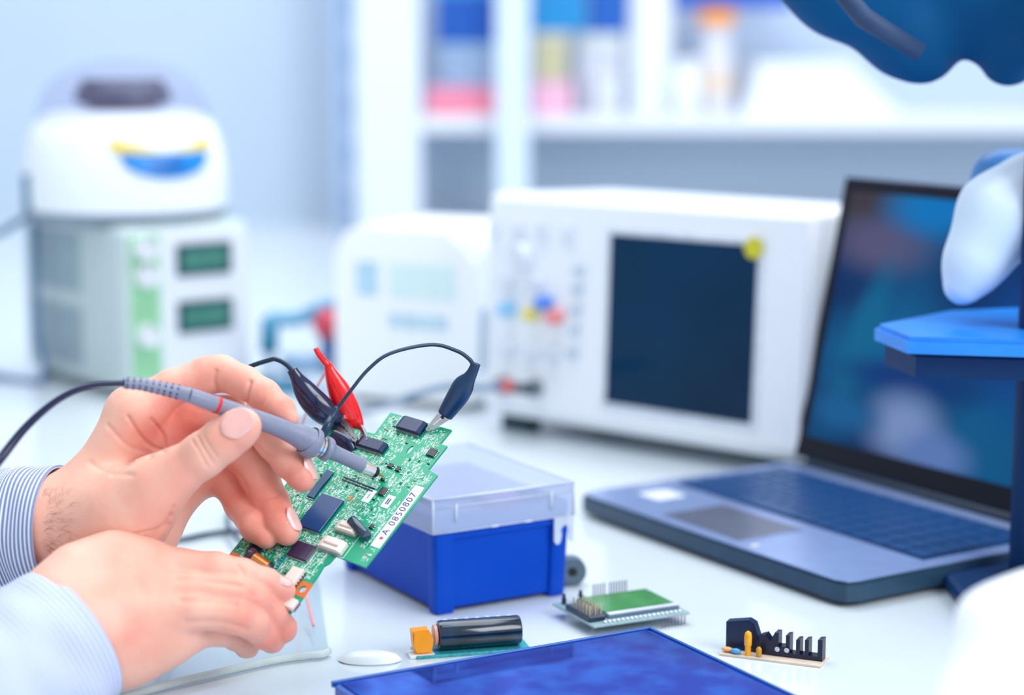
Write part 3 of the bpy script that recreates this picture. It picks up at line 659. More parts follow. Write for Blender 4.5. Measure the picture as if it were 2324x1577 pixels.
# board material: solder mask with fine copper routing under it
pm = bpy.data.materials.new('solder_mask'); pm.use_nodes = True; nt = pm.node_tree; b = nt.nodes['Principled BSDF']
tc = nt.nodes.new('ShaderNodeTexCoord')
br = nt.nodes.new('ShaderNodeTexBrick'); br.inputs['Scale'].default_value = 260; br.inputs['Mortar Size'].default_value = .035; br.offset = .37; br.squash = 1.7
br.inputs['Color1'].default_value = hexc(0, 132, 92); br.inputs['Color2'].default_value = hexc(0, 152, 110); br.inputs['Mortar'].default_value = hexc(20, 184, 146)
nt.links.new(tc.outputs['Object'], br.inputs['Vector'])
n1 = nt.nodes.new('ShaderNodeTexNoise'); n1.inputs['Scale'].default_value = 90; n1.inputs['Detail'].default_value = 2; nt.links.new(tc.outputs['Object'], n1.inputs['Vector'])
rp = nt.nodes.new('ShaderNodeMapRange'); rp.inputs[1].default_value = .48; rp.inputs[2].default_value = .53; nt.links.new(n1.outputs['Fac'], rp.inputs[0])
mx = nt.nodes.new('ShaderNodeMix'); mx.data_type = 'RGBA'; nt.links.new(rp.outputs[0], mx.inputs[0]); nt.links.new(br.outputs['Color'], mx.inputs[6]); mx.inputs[7].default_value = hexc(0, 156, 116)
nt.links.new(mx.outputs[2], b.inputs['Base Color']); b.inputs['Roughness'].default_value = .3
link('board', me, pm, pcb, False)
rnd = random.Random(7)
silk = MB(); occupied = []
def inside(x, y):
    c = False; n = len(OUT)
    for i in range(n):
        (x1, y1), (x2, y2) = OUT[i], OUT[(i + 1) % n]
        if (y1 > y) != (y2 > y) and x < (x2 - x1) * (y - y1) / (y2 - y1) + x1: c = not c
    return c
def edge_ok(x, y, m=.0018): return all(inside(x + a_, y + b_) for a_ in (-m, m) for b_ in (-m, m))
def rect_px(c1, c2, c3, hgt=0):
    """three neighbouring corners: c1->c2 along v (long), c2->c3 along u; returns centre and half sizes"""
    a_, b_, c_ = uv(*c1, hgt), uv(*c2, hgt), uv(*c3, hgt)
    us = [a_[0], b_[0], c_[0]]; vs_ = [a_[1], b_[1], c_[1]]
    u0 = (a_[0] + b_[0]) / 2; u1 = c_[0]; v0 = a_[1]; v1 = (b_[1] + c_[1]) / 2
    return (u0 + u1) / 2, (v0 + v1) / 2, abs(u1 - u0) / 2, abs(v1 - v0) / 2
def occ(u, v_, hu, hv, m=.0008): occupied.append((u - hu - m, u + hu + m, v_ - hv - m, v_ + hv + m))
def free(u, v_, r=.0): return not any(a_ - r < u < b_ + r and c_ - r < v_ < d_ + r for a_, b_, c_, d_ in occupied)
chipm = mat('chip_navy', (0, 62, 120), .25, var=.08, scale=80); chipp = mat('chip_plum', (58, 40, 78), .3, var=.1, scale=200); legm = mat('pin_tin', (196, 204, 206), .3, .7)
def chip(name, c1, c2, c3, h, m, pins='u', pitch=.0008, parent=None):
    u, v_, hu, hv = rect_px(c1, c2, c3, h); occ(u, v_, hu, hv, .0012)
    o = MB().box(u - hu, u + hu, v_ - hv, v_ + hv, .0003, h, .00025, seg=1).build(name, m, pcb)
    if 'v' in pins:
        for s_ in (-1, 1):
            p = MB()
            for i in range(int(2 * hu / pitch)):
                x = u - hu + pitch * (i + .5); p.box(x - pitch * .25, x + pitch * .25, v_ + s_ * hv, v_ + s_ * (hv + .001), 0.0001, h * .45)
            p.build('pin_row', legm, o)
    if 'u' in pins:
        for s_ in (-1, 1):
            p = MB()
            for i in range(max(2, int(2 * hv / pitch))):
                y = v_ - hv + 2 * hv * (i + .5) / max(2, int(2 * hv / pitch)); p.box(u + s_ * hu, u + s_ * (hu + .001), y - pitch * .25, y + pitch * .25, 0.0001, h * .45)
            p.build('pin_row', legm, o)
    return o
chip('memory_chip', (676, 1190), (728, 1118), (780, 1134), .0022, chipm, 'v')
chip('flash_chip', (706, 1128), (732, 1062), (757, 1070), .0016, chipm, 'v')
chip('plum_chip', (642, 1254), (683, 1227), (717, 1240), .0018, chipp, 'uv')
chip('plum_chip', (558, 1250), (580, 1222), (600, 1232), .0016, chipp, '')
for c in (((857, 1120), (866, 1103), (881, 1107)), ((967, 1031), (976, 1014), (994, 1020)), ((876, 1057), (885, 1050), (894, 1052)), ((896, 1066), (902, 1056), (910, 1059)), ((862, 1087), (866, 1082), (874, 1086)), ((836, 1196), (842, 1188), (850, 1190))):
    chip('small_chip', *c, .0014, DARKM, 'u', .0012)
# dark board-to-board connectors with slanted ends
def slot_conn(name, c1, c2, c3, h, m, cut=.25):
    u, v_, hu, hv = rect_px(c1, c2, c3, h * .6); occ(u, v_, hu, hv, .0015)
    ps = [(u - hu, .0002), (u + hu, .0002), (u + hu, h * .7), (u + hu - hu * cut, h), (u - hu + hu * cut, h), (u - hu, h * .7)]
    Mx = Matrix(((1, 0, 0, 0), (0, 0, 1, v_), (0, 1, 0, 0), (0, 0, 0, 1)))
    o = MB().prism(ps, -hv, hv, Mx).build(name, m, pcb)
    p = MB(); k = int(2 * hu / .0011)
    for i in range(k): x = u - hu + .0011 * (i + .5); p.box(x - .0003, x + .0003, v_ - hv - .0012, v_ - hv, .0001, h * .35)
    p.build('pin_row', legm, o); return o, u, v_, hu, hv
navc = mat('connector_navy', (14, 34, 82), .3)
slot_conn('ribbon_connector', (901, 970), (912, 944), (970, 961), .0040, navc)
slot_conn('ribbon_connector', (810, 1009), (820, 989), (880, 1009), .0038, navc)
crm = mat('connector_cream', (236, 226, 216), .4, var=.02)
for c in (((721, 1238), (736, 1216), (789, 1233)), ((760, 1198), (772, 1179), (815, 1198))):
    o, u, v_, hu, hv = slot_conn('wire_socket', *c, .0045, crm, .35)
    MB().box(u - hu * .6, u + hu * .6, v_ - hv * .4, v_ - hv * .1, .0046, .0049).build('slot_line', mat('slot_tan', (200, 170, 160), .5), o)
for c in (((640, 1318), (668, 1284), (690, 1296)), ((634, 1372), (664, 1358), (678, 1364))):
    u, v_, hu, hv = rect_px(*c, .003); occ(u, v_, hu, hv, .001)
    o = MB().box(u - hu, u + hu, v_ - hv, v_ + hv, .0002, .0042, .0005).build('side_socket', crm, pcb)
    p = MB()
    for i in range(5): y = v_ - hv * .8 + i * hv * .4; p.box(u + hu, u + hu + .0008, y - .0003, y + .0003, .0004, .0018)
    p.build('socket_pins', mat('pin_maroon', (110, 40, 60), .4), o)
# electrolytic capacitor lying down, inductor coil
a_ = np.array(uv(797, 1179, .004)); b_ = np.array(uv(832, 1217, .004)); zc_ = .0036
cpm = mat('capacitor_teal', (6, 58, 84), .18, var=.1, coat=.5)
o = MB().tube([(a_[0], a_[1], zc_), (a_[0] * .97 + b_[0] * .03, a_[1] * .97 + b_[1] * .03, zc_), (a_[0] * .12 + b_[0] * .88, a_[1] * .12 + b_[1] * .88, zc_), (a_[0] * .08 + b_[0] * .92, a_[1] * .08 + b_[1] * .92, zc_), (b_[0], b_[1], zc_)], [.0026, .0033, .0033, .0029, .0032], 28).build('capacitor', cpm, pcb, auto=40)
occ((a_[0] + b_[0]) / 2, (a_[1] + b_[1]) / 2, .005, .007)
c0 = np.array(uv(588, 1284, 0)); ka = np.array(tuple(uv(606, 1292, .0050)) + (.0052,)); kb_ = np.array(tuple(uv(563, 1262, .0100)) + (.0105,))
kax = lambda t: tuple(ka * (1 - t) + kb_ * t)
MB().tube([kax(-.12), kax(-.02), kax(0)], [.0048, .0055, .0050], 32).build('coil_base', mat('ferrite', (20, 40, 62), .3), pcb, auto=40)
MB().tube([kax(i / 24) for i in range(19)], [.0046 + (.0003 if i % 2 else 0) for i in range(19)], 32).build('coil_winding', mat('copper_wire', (226, 142, 80), .25, .8, var=.1), pcb, auto=60)
MB().tube([kax(.76), kax(.80), kax(.98), kax(1.02)], [.0050, .0057, .0057, .0053], 32).build('coil_cap', mat('ferrite_plum', (56, 38, 62), .28), pcb, auto=40)
occ(c0[0], c0[1], .006, .006)
# copper pads, labels
def plate(name, c1, c2, c3, m, h=.00025, mar=.0006):
    u, v_, hu, hv = rect_px(c1, c2, c3); occ(u, v_, hu, hv, mar); return MB().box(u - hu, u + hu, v_ - hv, v_ + hv, 0, h).build(name, m, pcb), u, v_, hu, hv
cop = mat('bare_copper', (226, 118, 48), .4, .3, var=.05); lab = mat('label_paper', (236, 240, 250), .5, var=.01)
u, v_ = h2
q_ = MB().lathe([(.0024, .0003), (.0025, .0004)], (0, 0, 0), 20)
bm_ = bmesh.new(); hu, hv = .0044, .0052
loop([(u - hu, v_ - hv), (u + hu, v_ - hv), (u + hu, v_ + hv), (u - hu, v_ + hv)]); loop(ell(u, v_, .0023, .0025))
bmesh.ops.triangle_fill(bm_, use_beauty=True, edges=bm_.edges[:]); bmesh.ops.translate(bm_, vec=(0, 0, .0002), verts=bm_.verts[:]); bmesh.ops.recalc_face_normals(bm_, faces=bm_.faces)
me = bpy.data.meshes.new('copper_pad'); bm_.to_mesh(me); bm_.free(); q_.bm.free(); occ(u, v_, hu, hv, .0005)
o = link('copper_pad', me, cop, pcb, False); so = o.modifiers.new('s', 'SOLIDIFY'); so.thickness = .00015
plate('copper_pad', (517, 1265), (528, 1252), (543, 1258), cop); plate('copper_pad', (789, 1135), (796, 1125), (801, 1127), cop)
o, u, v_, hu, hv = plate('blank_label', (820, 1137), (839, 1109), (856, 1115), lab)
MB().box(u - .0003, u + .0003, v_ - hv * .4, v_ + hv * .3, .0003, .00035).build('fine_print', mat('ink_grey', (150, 150, 190), .6), o)
o, u, v_, hu, hv = plate('barcode_label', (862, 1149), (883, 1123), (899, 1128), lab)
p = MB()
for du in (-.35, .15): p.box(u + hu * du, u + hu * (du + .28), v_ - hv * .45, v_ + hv * .5, .0003, .0004)
p.build('bars', mat('ink_violet', (66, 30, 120), .6), o)
o, u, v_, hu, hv = plate('long_label', (838, 1237), (946, 1101), (963, 1108), lab)
LBL = (o, u, v_, hu, hv)
cv = bpy.data.curves.new('txt', 'FONT'); cv.body = 'A 0850807'; cv.size = hu * 1.9; cv.space_character = 1.25; cv.extrude = .00004
cv.align_x = 'CENTER'; cv.align_y = 'CENTER'
to = bpy.data.objects.new('txt', cv); col.objects.link(to); dg = bpy.context.evaluated_depsgraph_get(); me = bpy.data.meshes.new_from_object(to.evaluated_get(dg)); bpy.data.objects.remove(to)
me.transform(Matrix.Translation((u, v_ + hv * .08, .00035)) @ Matrix.Rotation(math.pi / 2, 4, 'Z')); me.materials.clear()
link('label_text', me, mat('ink_violet', (66, 30, 120), .6), o, False)
MB().lathe([(.0011, .0003), (.0011, .00042)], (u, v_ - hv * .72, 0), 20).build('red_dot', mat('ink_red', (240, 20, 60), .5), o)
# bare mask areas (no print)
for c in ((800, 1255, .007, .005), (905, 1045, .0035, .006), (930, 1020, .004, .006), (915, 1125, .003, .004), (845, 1015, .001, .001)): u, v_ = uv(*c[:2]); occupied.append((u - c[2], u + c[2], v_ - c[3], v_ + c[3]))
# surface mount parts: one mesh shared, about ninety copies
smd = None; cnt = 0; tries = 0
sm_m = [mat('smd_tan', (190, 150, 110), .4), mat('smd_black', (24, 34, 50), .3), mat('smd_white', (226, 230, 232), .4)]
US = [p[0] for p in OUT]; VS = [p[1] for p in OUT]
protos = []
for k_, m_ in enumerate(sm_m):
    me = MB().box(-.0004, .0004, -.0008, .0008, 0, .0006, .00012, seg=1)
    protos.append(me)
pob = []
while cnt < 90 and tries < 4000:
    tries += 1; u = rnd.uniform(min(US), max(US)); v_ = rnd.uniform(min(VS), max(VS))
    if not edge_ok(u, v_) or not free(u, v_, .0006): continue
    k_ = cnt % 3
    if cnt < 3: o = protos[k_].build('surface_mount_part', sm_m[k_], pcb); pob.append(o)
    else: o = copy_part(pob[k_], pcb)
    o.location = (u, v_, .0001); o.rotation_euler = (0, 0, math.pi / 2 * rnd.randrange(2)); occ(u, v_, .0005, .0005, .0004); cnt += 1
blu = []
for i in range(5):
    u, v_ = uv(628 + i * 4, 1290 - i * 6); MB().box(u - .0008, u + .0008, v_ - .0004, v_ + .0004, .0001, .0007).build('blue_resistor', mat('smd_blue', (40, 150, 220), .3), pcb)
    occ(u, v_, .0008, .0005, .0002)
# silkscreen print: dashes, brackets, little letter-like strokes, via dots
SV, SF = [], []
def dash(u, v_, w, h):
    b_ = len(SV)
    for z_ in (.00004, .00012):
        for x_, y_ in ((-w, -h), (w, -h), (w, h), (-w, h)): SV.append((u + x_ / 2, v_ + y_ / 2, z_))
    for q_ in ((4, 5, 6, 7), (0, 1, 5, 4), (1, 2, 6, 5), (2, 3, 7, 6), (3, 0, 4, 7)): SF.append([b_ + k_ for k_ in q_])
n = 0; tries = 0
while n < 2700 and tries < 60000:
    tries += 1; u = rnd.uniform(min(US), max(US)); v_ = rnd.uniform(min(VS), max(VS))
    if not edge_ok(u, v_, .0022) or not free(u, v_, .0003): continue
    dens = .5 + .5 * math.sin(u * 620 + 1) * math.sin(v_ * 410 + 2)
    if rnd.random() > .25 + .75 * dens: continue
    t = rnd.random()
    if t < .45:
        s_ = rnd.choice((.0003, .0004, .0005)); l = rnd.uniform(.0007, .0022)
        if rnd.random() < .5: dash(u, v_, s_, l)
        else: dash(u, v_, l, s_)
    elif t < .72:
        for k_ in range(rnd.randint(2, 4)):
            y = v_ + k_ * .0007
            if free(u, y) and edge_ok(u, y, .001): dash(u, y, .0009, .00022); dash(u - .0004, y, .0002, .0006) if rnd.random() < .5 else None
    elif t < .9:
        for k_ in range(rnd.randint(3, 6)):
            y = v_ + k_ * .0009
            if free(u, y) and edge_ok(u, y, .001): dash(u, y, .0004, .0004)
    else:
        w, h = rnd.uniform(.0016, .0026), rnd.uniform(.0010, .002)
        if free(u, v_, max(w, h) * .7):
            dash(u, v_ - h / 2, w, .00018); dash(u, v_ + h / 2, w, .00018); dash(u - w / 2, v_, .00018, h); dash(u + w / 2, v_, .00018, h)
    n += 1
def frame_px(c1, c2, c3, g=.0008, t=.0003):
    u, v_, hu, hv = rect_px(c1, c2, c3); hu += g; hv += g
    for s_ in (-1, 1): dash(u, v_ + s_ * hv, 2 * hu, t); dash(u + s_ * hu, v_, t, 2 * hv)
frame_px((905, 972), (910, 945), (969, 962), .0014); frame_px((812, 1012), (818, 990), (876, 1013), .0014)
frame_px((722, 1240), (765, 1182), (815, 1208), .002, .0003); frame_px((685, 1292), (727, 1250), (740, 1256), .0004, .0004)
frame_px((780, 1068), (800, 1040), (862, 1062), .0004, .0004)
silk.bm.free(); mesh_obj('silkscreen_print', SV, SF, mat('silk_white', (228, 246, 242), .5, var=.01), pcb, False)
hp = MB()
for i in range(26):
    for j in range(2):
        u, v_ = uv(782 + i * 2.7, 1083 + i * 1.05); hp.box(u - .0003, u + .0003, v_ - .0006 - j * .002, v_ + .0002 - j * .002, .0001, .0006)
hp.build('pin_row', mat('pinrow_navy', (10, 44, 70), .3), pcb)

# ------------------------------------------------------------------ oscilloscope probe
PT = bpt(871, 1081, .0006); zt = project(PT)[2]
def pz(px): return 1.150 + (zt - 1.150) * (px - 600) / (871 - 600) if px > 430 else 1.1213 + (px - 430) * .0001
pb = empty('oscilloscope_probe', tuple(D(600, 958, pz(600)))); tag(pb, 'grey oscilloscope probe with red ring held in the upper hand, gold needle on the board', 'probe')
def sec(name, lst, m, n=28, sm=6):
    P, R_ = pts3([(p[0], p[1], pz(p[0]), p[2]) for p in lst], sm)
    return MB().tube(P, R_, n).build(name, m, pb, world=True, auto=35)
pg = mat('probe_grey', (132, 136, 158), .42, var=.02, scale=200)
cabm = mat('cable_navy', (14, 26, 66), .3, var=.05)
P, R_ = pts3([(-260, 1330, 1.02, 12), (-130, 1190, 1.05, 12), (-60, 1115, 1.06, 11.5), (0, 1042, 1.08, 11), (60, 968, 1.09, 9.5), (130, 908, 1.095, 8), (200, 876, 1.10, 7.5), (284, 869, pz(284), 7.2)], 8)
MB().tube(P, R_, 16).build('cable', cabm, pb, smooth=True, world=True)
bt = sec('strain_relief', [(281, 869, 12.5), (320, 872, 14), (356, 879, 15), (400, 889, 16), (431, 897, 17.5)], pg)
sl = MB()  # dark flush blocks, coloured as the shade inside the strain relief recesses
for i in range(10):
    px = 290 + i * 14.2; py = np.interp(px, [281, 320, 356, 400, 431], [869, 872, 879, 889, 897]); z = pz(px); rr0 = np.interp(px, [281, 431], [13, 17.3]) * z / F
    ax_ = camdir(1, .22 if px > 340 else .1, 0); up_ = camdir(.15, -1, 0); inn = np.array([0, -1., 0])
    c = D(px, py, z)
    for a_ in (-8, 38, -54, 84):
        nrm = inn * math.cos(A(a_)) + up_ * math.sin(A(a_)); nrm /= np.linalg.norm(nrm); nrm -= ax_ * (nrm @ ax_); nrm /= np.linalg.norm(nrm); sd = np.cross(ax_, nrm)
        Mx = Matrix([[ax_[0], sd[0], nrm[0], c[0]], [ax_[1], sd[1], nrm[1], c[1]], [ax_[2], sd[2], nrm[2], c[2]], [0, 0, 0, 1]])
        sl.box(-.00095, .00095, -.00085, .00085, rr0 - .0006, rr0 + .00012, .0002, M=Mx, seg=1)
sl.build('relief_slot_shade', mat('slot_shade_indigo', (40, 36, 84), .6), bt, world=True)
sec('body', [(429, 896.5, 17.4), (460, 907, 18), (491, 918.5, 19), (554, 941.5, 21), (620, 965, 22), (655, 979, 24), (678, 988, 28), (696, 998, 31), (701, 1002, 36), (710, 1006, 37), (714, 1008, 35.5)], pg)
def prp(px, py): return D(px, py, pz(px))
MB().tube([prp(487.5, 917), prp(494, 919.5)], 20.3 * 1.13 / F, 28).build('red_ring', mat('ring_red', (236, 28, 28), .35), pb, world=True, smooth=True)
sec('metal_sleeve', [(714, 1009, 20), (735, 1017, 19)], METAL)
cl_ = MB(); a_ = prp(722, 1012)
cl_.tube([prp(716, 1009.5), prp(721, 1011.5)], 28 * 1.17 / F, 28).tube([prp(724, 1012.5), prp(729, 1014.5)], 26 * 1.17 / F, 28)
cl_.build('spring_clip', mat('clip_pewter', (214, 208, 204), .25, .85), pb, world=True, auto=35)
sec('nose', [(733, 1016, 24), (736, 1017, 28), (744, 1020, 28), (754, 1025, 19), (780, 1037, 17), (800, 1046, 17), (822, 1057, 17.5)], pg)
sec('crown', [(821, 1057, 14.5), (823, 1058, 15.5), (846, 1068.5, 15)], mat('crown_silver', (232, 224, 214), .22, .7), 14, 2)
sec('insulator', [(846.5, 1069, 13.5), (853, 1072, 13), (857, 1074, 8)], DARKM)
sec('needle', [(856, 1073.5, 4), (863, 1077, 3), (871, 1081, .8)], mat('gold', (240, 190, 50), .25, .8), 12, 3)
# ground lead with crocodile clip
jz = project(bpt(972, 966, .002))[2]
gl_ = [(760, 934, 1.178, 4.6), (794, 889, 1.180, 4.2), (837, 837, 1.185, 4.2), (888, 801, 1.19, 4.2), (979, 782, 1.20, 4.4), (1036, 796, 1.205, 4.6), (1064, 814, 1.207, 4.8), (1075, 830, 1.208, 5.2)]
P, R_ = pts3(gl_, 10); MB().tube(P, R_, 14).build('ground_wire', NAVYR, pb, smooth=True, world=True)
P, R_ = pts3([(724, 1008, pz(724) - .006, 9), (730, 992, 1.170, 9), (744, 965, 1.172, 10), (752, 948, 1.176, 8.5), (766, 924, 1.178, 6)], 6)
MB().tube(P, R_, 16).build('wire_sleeve', NAVYR, pb, smooth=True, world=True)
cbm = mat('boot_navy_rubber', (6, 52, 92), .3, var=.08, scale=120)
def croc(parent, axis, m, jaw_end, jz0, jz1, name='clip_boot', flat=(.72, 1)):
    P, R_ = pts3(axis, 6); MB().tube(P, R_, 24, ell=flat).build(name, m, parent, smooth=True, world=True)
    s0 = np.array(D(axis[-1][0], axis[-1][1], axis[-1][2])); e0 = np.array(D(*jaw_end[:2], jz1)); ax_ = (e0 - s0) / np.linalg.norm(e0 - s0)
    w = axis[-1][3] * axis[-1][2] / F * .85; s0 = s0 - ax_ * .003; L_ = float(np.linalg.norm(e0 - s0))
    sd = np.cross(ax_, fw); sd /= np.linalg.norm(sd); nn = np.cross(sd, ax_)
    for k_, sgn in enumerate((1, -1)):
        Mx = Matrix([[ax_[0], sd[0], nn[0], s0[0]], [ax_[1], sd[1], nn[1], s0[1]], [ax_[2], sd[2], nn[2], s0[2]], [0, 0, 0, 1]])
        teeth = [(0, sgn * w), (0, sgn * w * .15)] + [(L_ * (.35 + .6 * t / 8), sgn * (w * .12 if t % 2 else .0002)) for t in range(9)] + [(L_, 0), (L_, sgn * w * .22), (L_ * .5, sgn * w * .75)]
        MB().prism(teeth, -.0016, .0016, Mx, bev=.0003).build('jaw', METAL, parent, world=True)
    MB().cyl(Vector(s0 + ax_ * L_ * .28 - nn * .0025), Vector(s0 + ax_ * L_ * .28 + nn * .0025), .0011).build('pivot_pin', mat('pin_dark', (60, 60, 66), .3, .8), parent, auto=40, world=True)
croc(pb, [(1080, 824, 1.208, 11), (1074, 840, 1.209, 12), (1066, 855, 1.21, 15), (1053, 873, 1.212, 24), (1040, 897, 1.214, 25), (1024, 921, 1.216, 22), (1010, 942, 1.218, 18.5)], cbm, (968, 976), 0, jz - .002, flat=(.7, 1))

# ------------------------------------------------------------------ clips on the upper edge of the board
ck = empty('crocodile_clip', tuple(D(720, 915, 1.235))); tag(ck, 'black crocodile clip with dark wire gripping the upper edge of the board', 'clip')
croc(ck, [(662, 838, 1.228, 12), (672, 855, 1.229, 15), (686, 878, 1.23, 24), (706, 905, 1.232, 30), (730, 930, 1.234, 31), (752, 948, 1.236, 26), (768, 958, 1.238, 20)], mat('boot_blueblack', (14, 28, 72), .18, var=.2, scale=90, coat=.4), (812, 1003), 0, project(bpt(812, 1003, .003))[2])
P, R_ = pts3([(752, 985, 1.226, 14), (770, 998, 1.225, 19), (788, 1012, 1.224, 20), (801, 1026, 1.222, 13)], 6)
MB().tube(P, R_, 20, ell=(.7, 1)).build('lower_handle', mat('boot_blueblack', (14, 28, 72)), ck, smooth=True, world=True)
P, R_ = pts3([(664, 842, 1.228, 5.5), (648, 826, 1.229, 5.5), (628, 816, 1.23, 5.5), (612, 817, 1.231, 5.5), (560, 835, 1.235, 5.5), (500, 870, 1.245, 5.5), (400, 960, 1.27, 5.5), (330, 1120, 1.31, 5.5), (390, 1230, 1.34, 5)], 8)
P = list(P); MB().tube(P, R_, 14).build('clip_wire', NAVYR, ck, smooth=True, world=True)
cr2 = empty('crocodile_clip', tuple(D(780, 900, 1.245))); tag(cr2, 'red crocodile clip with glossy boot beside the black clip on the board edge', 'clip')
redm = mat('boot_red_rubber', (244, 12, 22), .2, var=.04, scale=100, coat=.4)
croc(cr2, [(743, 824, 1.236, 9), (748, 838, 1.237, 12), (757, 860, 1.238, 19), (769, 886, 1.24, 26), (783, 920, 1.242, 29), (796, 950, 1.244, 27), (804, 971, 1.246, 23)], redm, (834, 1000), 0, project(bpt(834, 1000, .003))[2])
P, R_ = pts3([(716, 790, 1.232, 6), (724, 804, 1.233, 7), (735, 818, 1.235, 8), (744, 828, 1.236, 9)], 5)
MB().tube(P, R_, 14).build('strain_sleeve', redm, cr2, smooth=True, world=True)
P, R_ = pts3([(744, 832, 1.245, 3), (736, 850, 1.26, 3), (718, 880, 1.29, 3), (700, 925, 1.32, 3), (686, 965, 1.35, 3), (670, 1060, 1.37, 3), (672, 1200, 1.36, 3), (690, 1330, 1.33, 3), (712, 1420, 1.27, 3)], 8)
P = [np.array(p) for p in P]
for p in P: p[2] = max(p[2], .003)
MB().tube(P, R_, 10).build('clip_wire', mat('wire_salmon', (244, 150, 146), .45), cr2, smooth=True, world=True)
# loose wire on the desk behind the board
W = [G(250, 1236, .003), G(395, 1226, .003), G(470, 1212, .003), G(540, 1204, .003), G(575, 1205, .003)]
tag(MB().tube(smooth_path(W, 8), .0021, 12).build('desk_wire', NAVYR, smooth=True), 'dark wire lying straight on the desk behind the hands', 'cable')
W = [G(640, 1290, .0078), G(560, 1240, .0078), G(530, 1212, .0078), G(515, 1180, .0078), G(530, 1150, .0078), G(560, 1140, .0078), G(640, 1150, .0078)]
tag(MB().tube(smooth_path(W, 8), .0017, 12).build('looped_wire', NAVYR, smooth=True), 'thin looped dark wire on the desk crossing the straight wire', 'cable')

# ------------------------------------------------------------------ person: two hands and shirt sleeves
skin = bpy.data.materials.new('skin'); skin.use_nodes = True; nt = skin.node_tree; b = nt.nodes['Principled BSDF']
at = nt.nodes.new('ShaderNodeAttribute'); at.attribute_name = 'blush'
tc = nt.nodes.new('ShaderNodeTexCoord'); n1 = nt.nodes.new('ShaderNodeTexNoise'); n1.inputs['Scale'].default_value = 45; n1.inputs['Detail'].default_value = 4; nt.links.new(tc.outputs['Object'], n1.inputs['Vector'])
def nmath(op, a, b_):
    m_ = nt.nodes.new('ShaderNodeMath'); m_.operation = op; m_.use_clamp = op == 'ADD'
    for i, v_ in enumerate((a, b_)):
        if isinstance(v_, (int, float)): m_.inputs[i].default_value = v_
        else: nt.links.new(v_, m_.inputs[i])
    return m_.outputs[0]
fac = nmath('ADD', at.outputs['Fac'], nmath('MULTIPLY', nmath('SUBTRACT', n1.outputs['Fac'], .5), .9))
mx = nt.nodes.new('ShaderNodeMix'); mx.data_type = 'RGBA'; nt.links.new(fac, mx.inputs[0]); mx.inputs[6].default_value = hexc(240, 184, 164); mx.inputs[7].default_value = hexc(228, 104, 88)
nt.links.new(mx.outputs[2], b.inputs['Base Color']); b.inputs['Roughness'].default_value = .45; b.inputs['Specular IOR Level'].default_value = .35
b.inputs['Subsurface Weight'].default_value = .35; b.inputs['Subsurface Radius'].default_value = (1, .35, .2); b.inputs['Subsurface Scale'].default_value = .0022
vo = nt.nodes.new('ShaderNodeTexVoronoi'); vo.inputs['Scale'].default_value = 1100; nt.links.new(tc.outputs['Object'], vo.inputs['Vector'])
n2 = nt.nodes.new('ShaderNodeTexNoise'); n2.inputs['Scale'].default_value = 260; n2.inputs['Detail'].default_value = 5; nt.links.new(tc.outputs['Object'], n2.inputs['Vector'])
hh = nmath('ADD', nmath('MULTIPLY', vo.outputs['Distance'], .35), n2.outputs['Fac'])
bp_ = nt.nodes.new('ShaderNodeBump'); bp_.inputs['Strength'].default_value = .35; bp_.inputs['Distance'].default_value = .0006; nt.links.new(hh, bp_.inputs['Height']); nt.links.new(bp_.outputs['Normal'], b.inputs['Normal'])
nailm = mat('fingernail', (240, 184, 176), .2, var=.04, scale=120, coat=.3)
person = empty('person', tuple(G(-900, 1500))); tag(person, 'person in blue and white striped shirt holding a probe and a circuit board', 'person')

def hand(lo, hi, h, palm, fingers, pk, fk, extra=None):
    fd = Field(lo, hi, h); dp = fd.new()
    for ch in palm: fd.chain(dp, ch, pk)
    if extra: extra(fd, dp)
    tot = None
    for f_ in fingers:
        df = fd.new(); fd.chain(df, f_['j'], f_.get('k', .003)); fused = smin(dp, df, f_.get('w', fk))
        tot = fused if tot is None else smin(tot, fused, .0015)
    return fd, tot
def crease(V, N, lines):
    px, py, z = project_arr(V); fac_ = (N @ (CAM - V.mean(0)) > 0)
    for ln in lines:
        pts_, wd, dep = ln[0], ln[1], ln[2]; zmax = ln[3] if len(ln) > 3 else 9; zmin = ln[4] if len(ln) > 4 else 0
        best = np.full(len(V), 1e9)
        S_ = smooth_path(pts_, 6)
        for a_, b_ in zip(S_, S_[1:]):
            ab = b_ - a_; t = np.clip(((px - a_[0]) * ab[0] + (py - a_[1]) * ab[1]) / max(ab @ ab, 1e-9), 0, 1)
            best = np.minimum(best, np.hypot(px - a_[0] - t * ab[0], py - a_[1] - t * ab[1]))
        m = fac_ & (z < zmax) & (z > zmin)
        V = V - N * (1.7 * dep * np.exp(-(best / wd) ** 2) * m)[:, None]
    return V
def project_arr(V):
    P_ = V - CAM; z = P_ @ fw; return CX + F * (P_ @ rt) / z, CY - F * (P_ @ up) / z, z
def finish(fd, tot, name, creases, blush, h):
    V, Q = surface_nets(fd, tot); V = relax(V, Q, 2, .5); N = normals(V, Q)
    sgn = np.sign(np.sum(N * (V - V.mean(0)), 1).mean()); N = N * sgn
    if sgn < 0: Q = Q[:, ::-1]
    V = crease(V, N, creases)
    me = fast_mesh(name, V, Q); o = link(name, me, skin, person, True, world=True)
    bl_ = np.zeros(len(V))
    for P_, r_, a_ in blush: bl_ += a_ * np.exp(-(np.linalg.norm(V - P_, axis=1) / r_) ** 2)
    at_ = me.attributes.new('blush', 'FLOAT', 'POINT'); at_.data.foreach_set('value', np.clip(bl_, 0, 1).astype(np.float32))
    return o
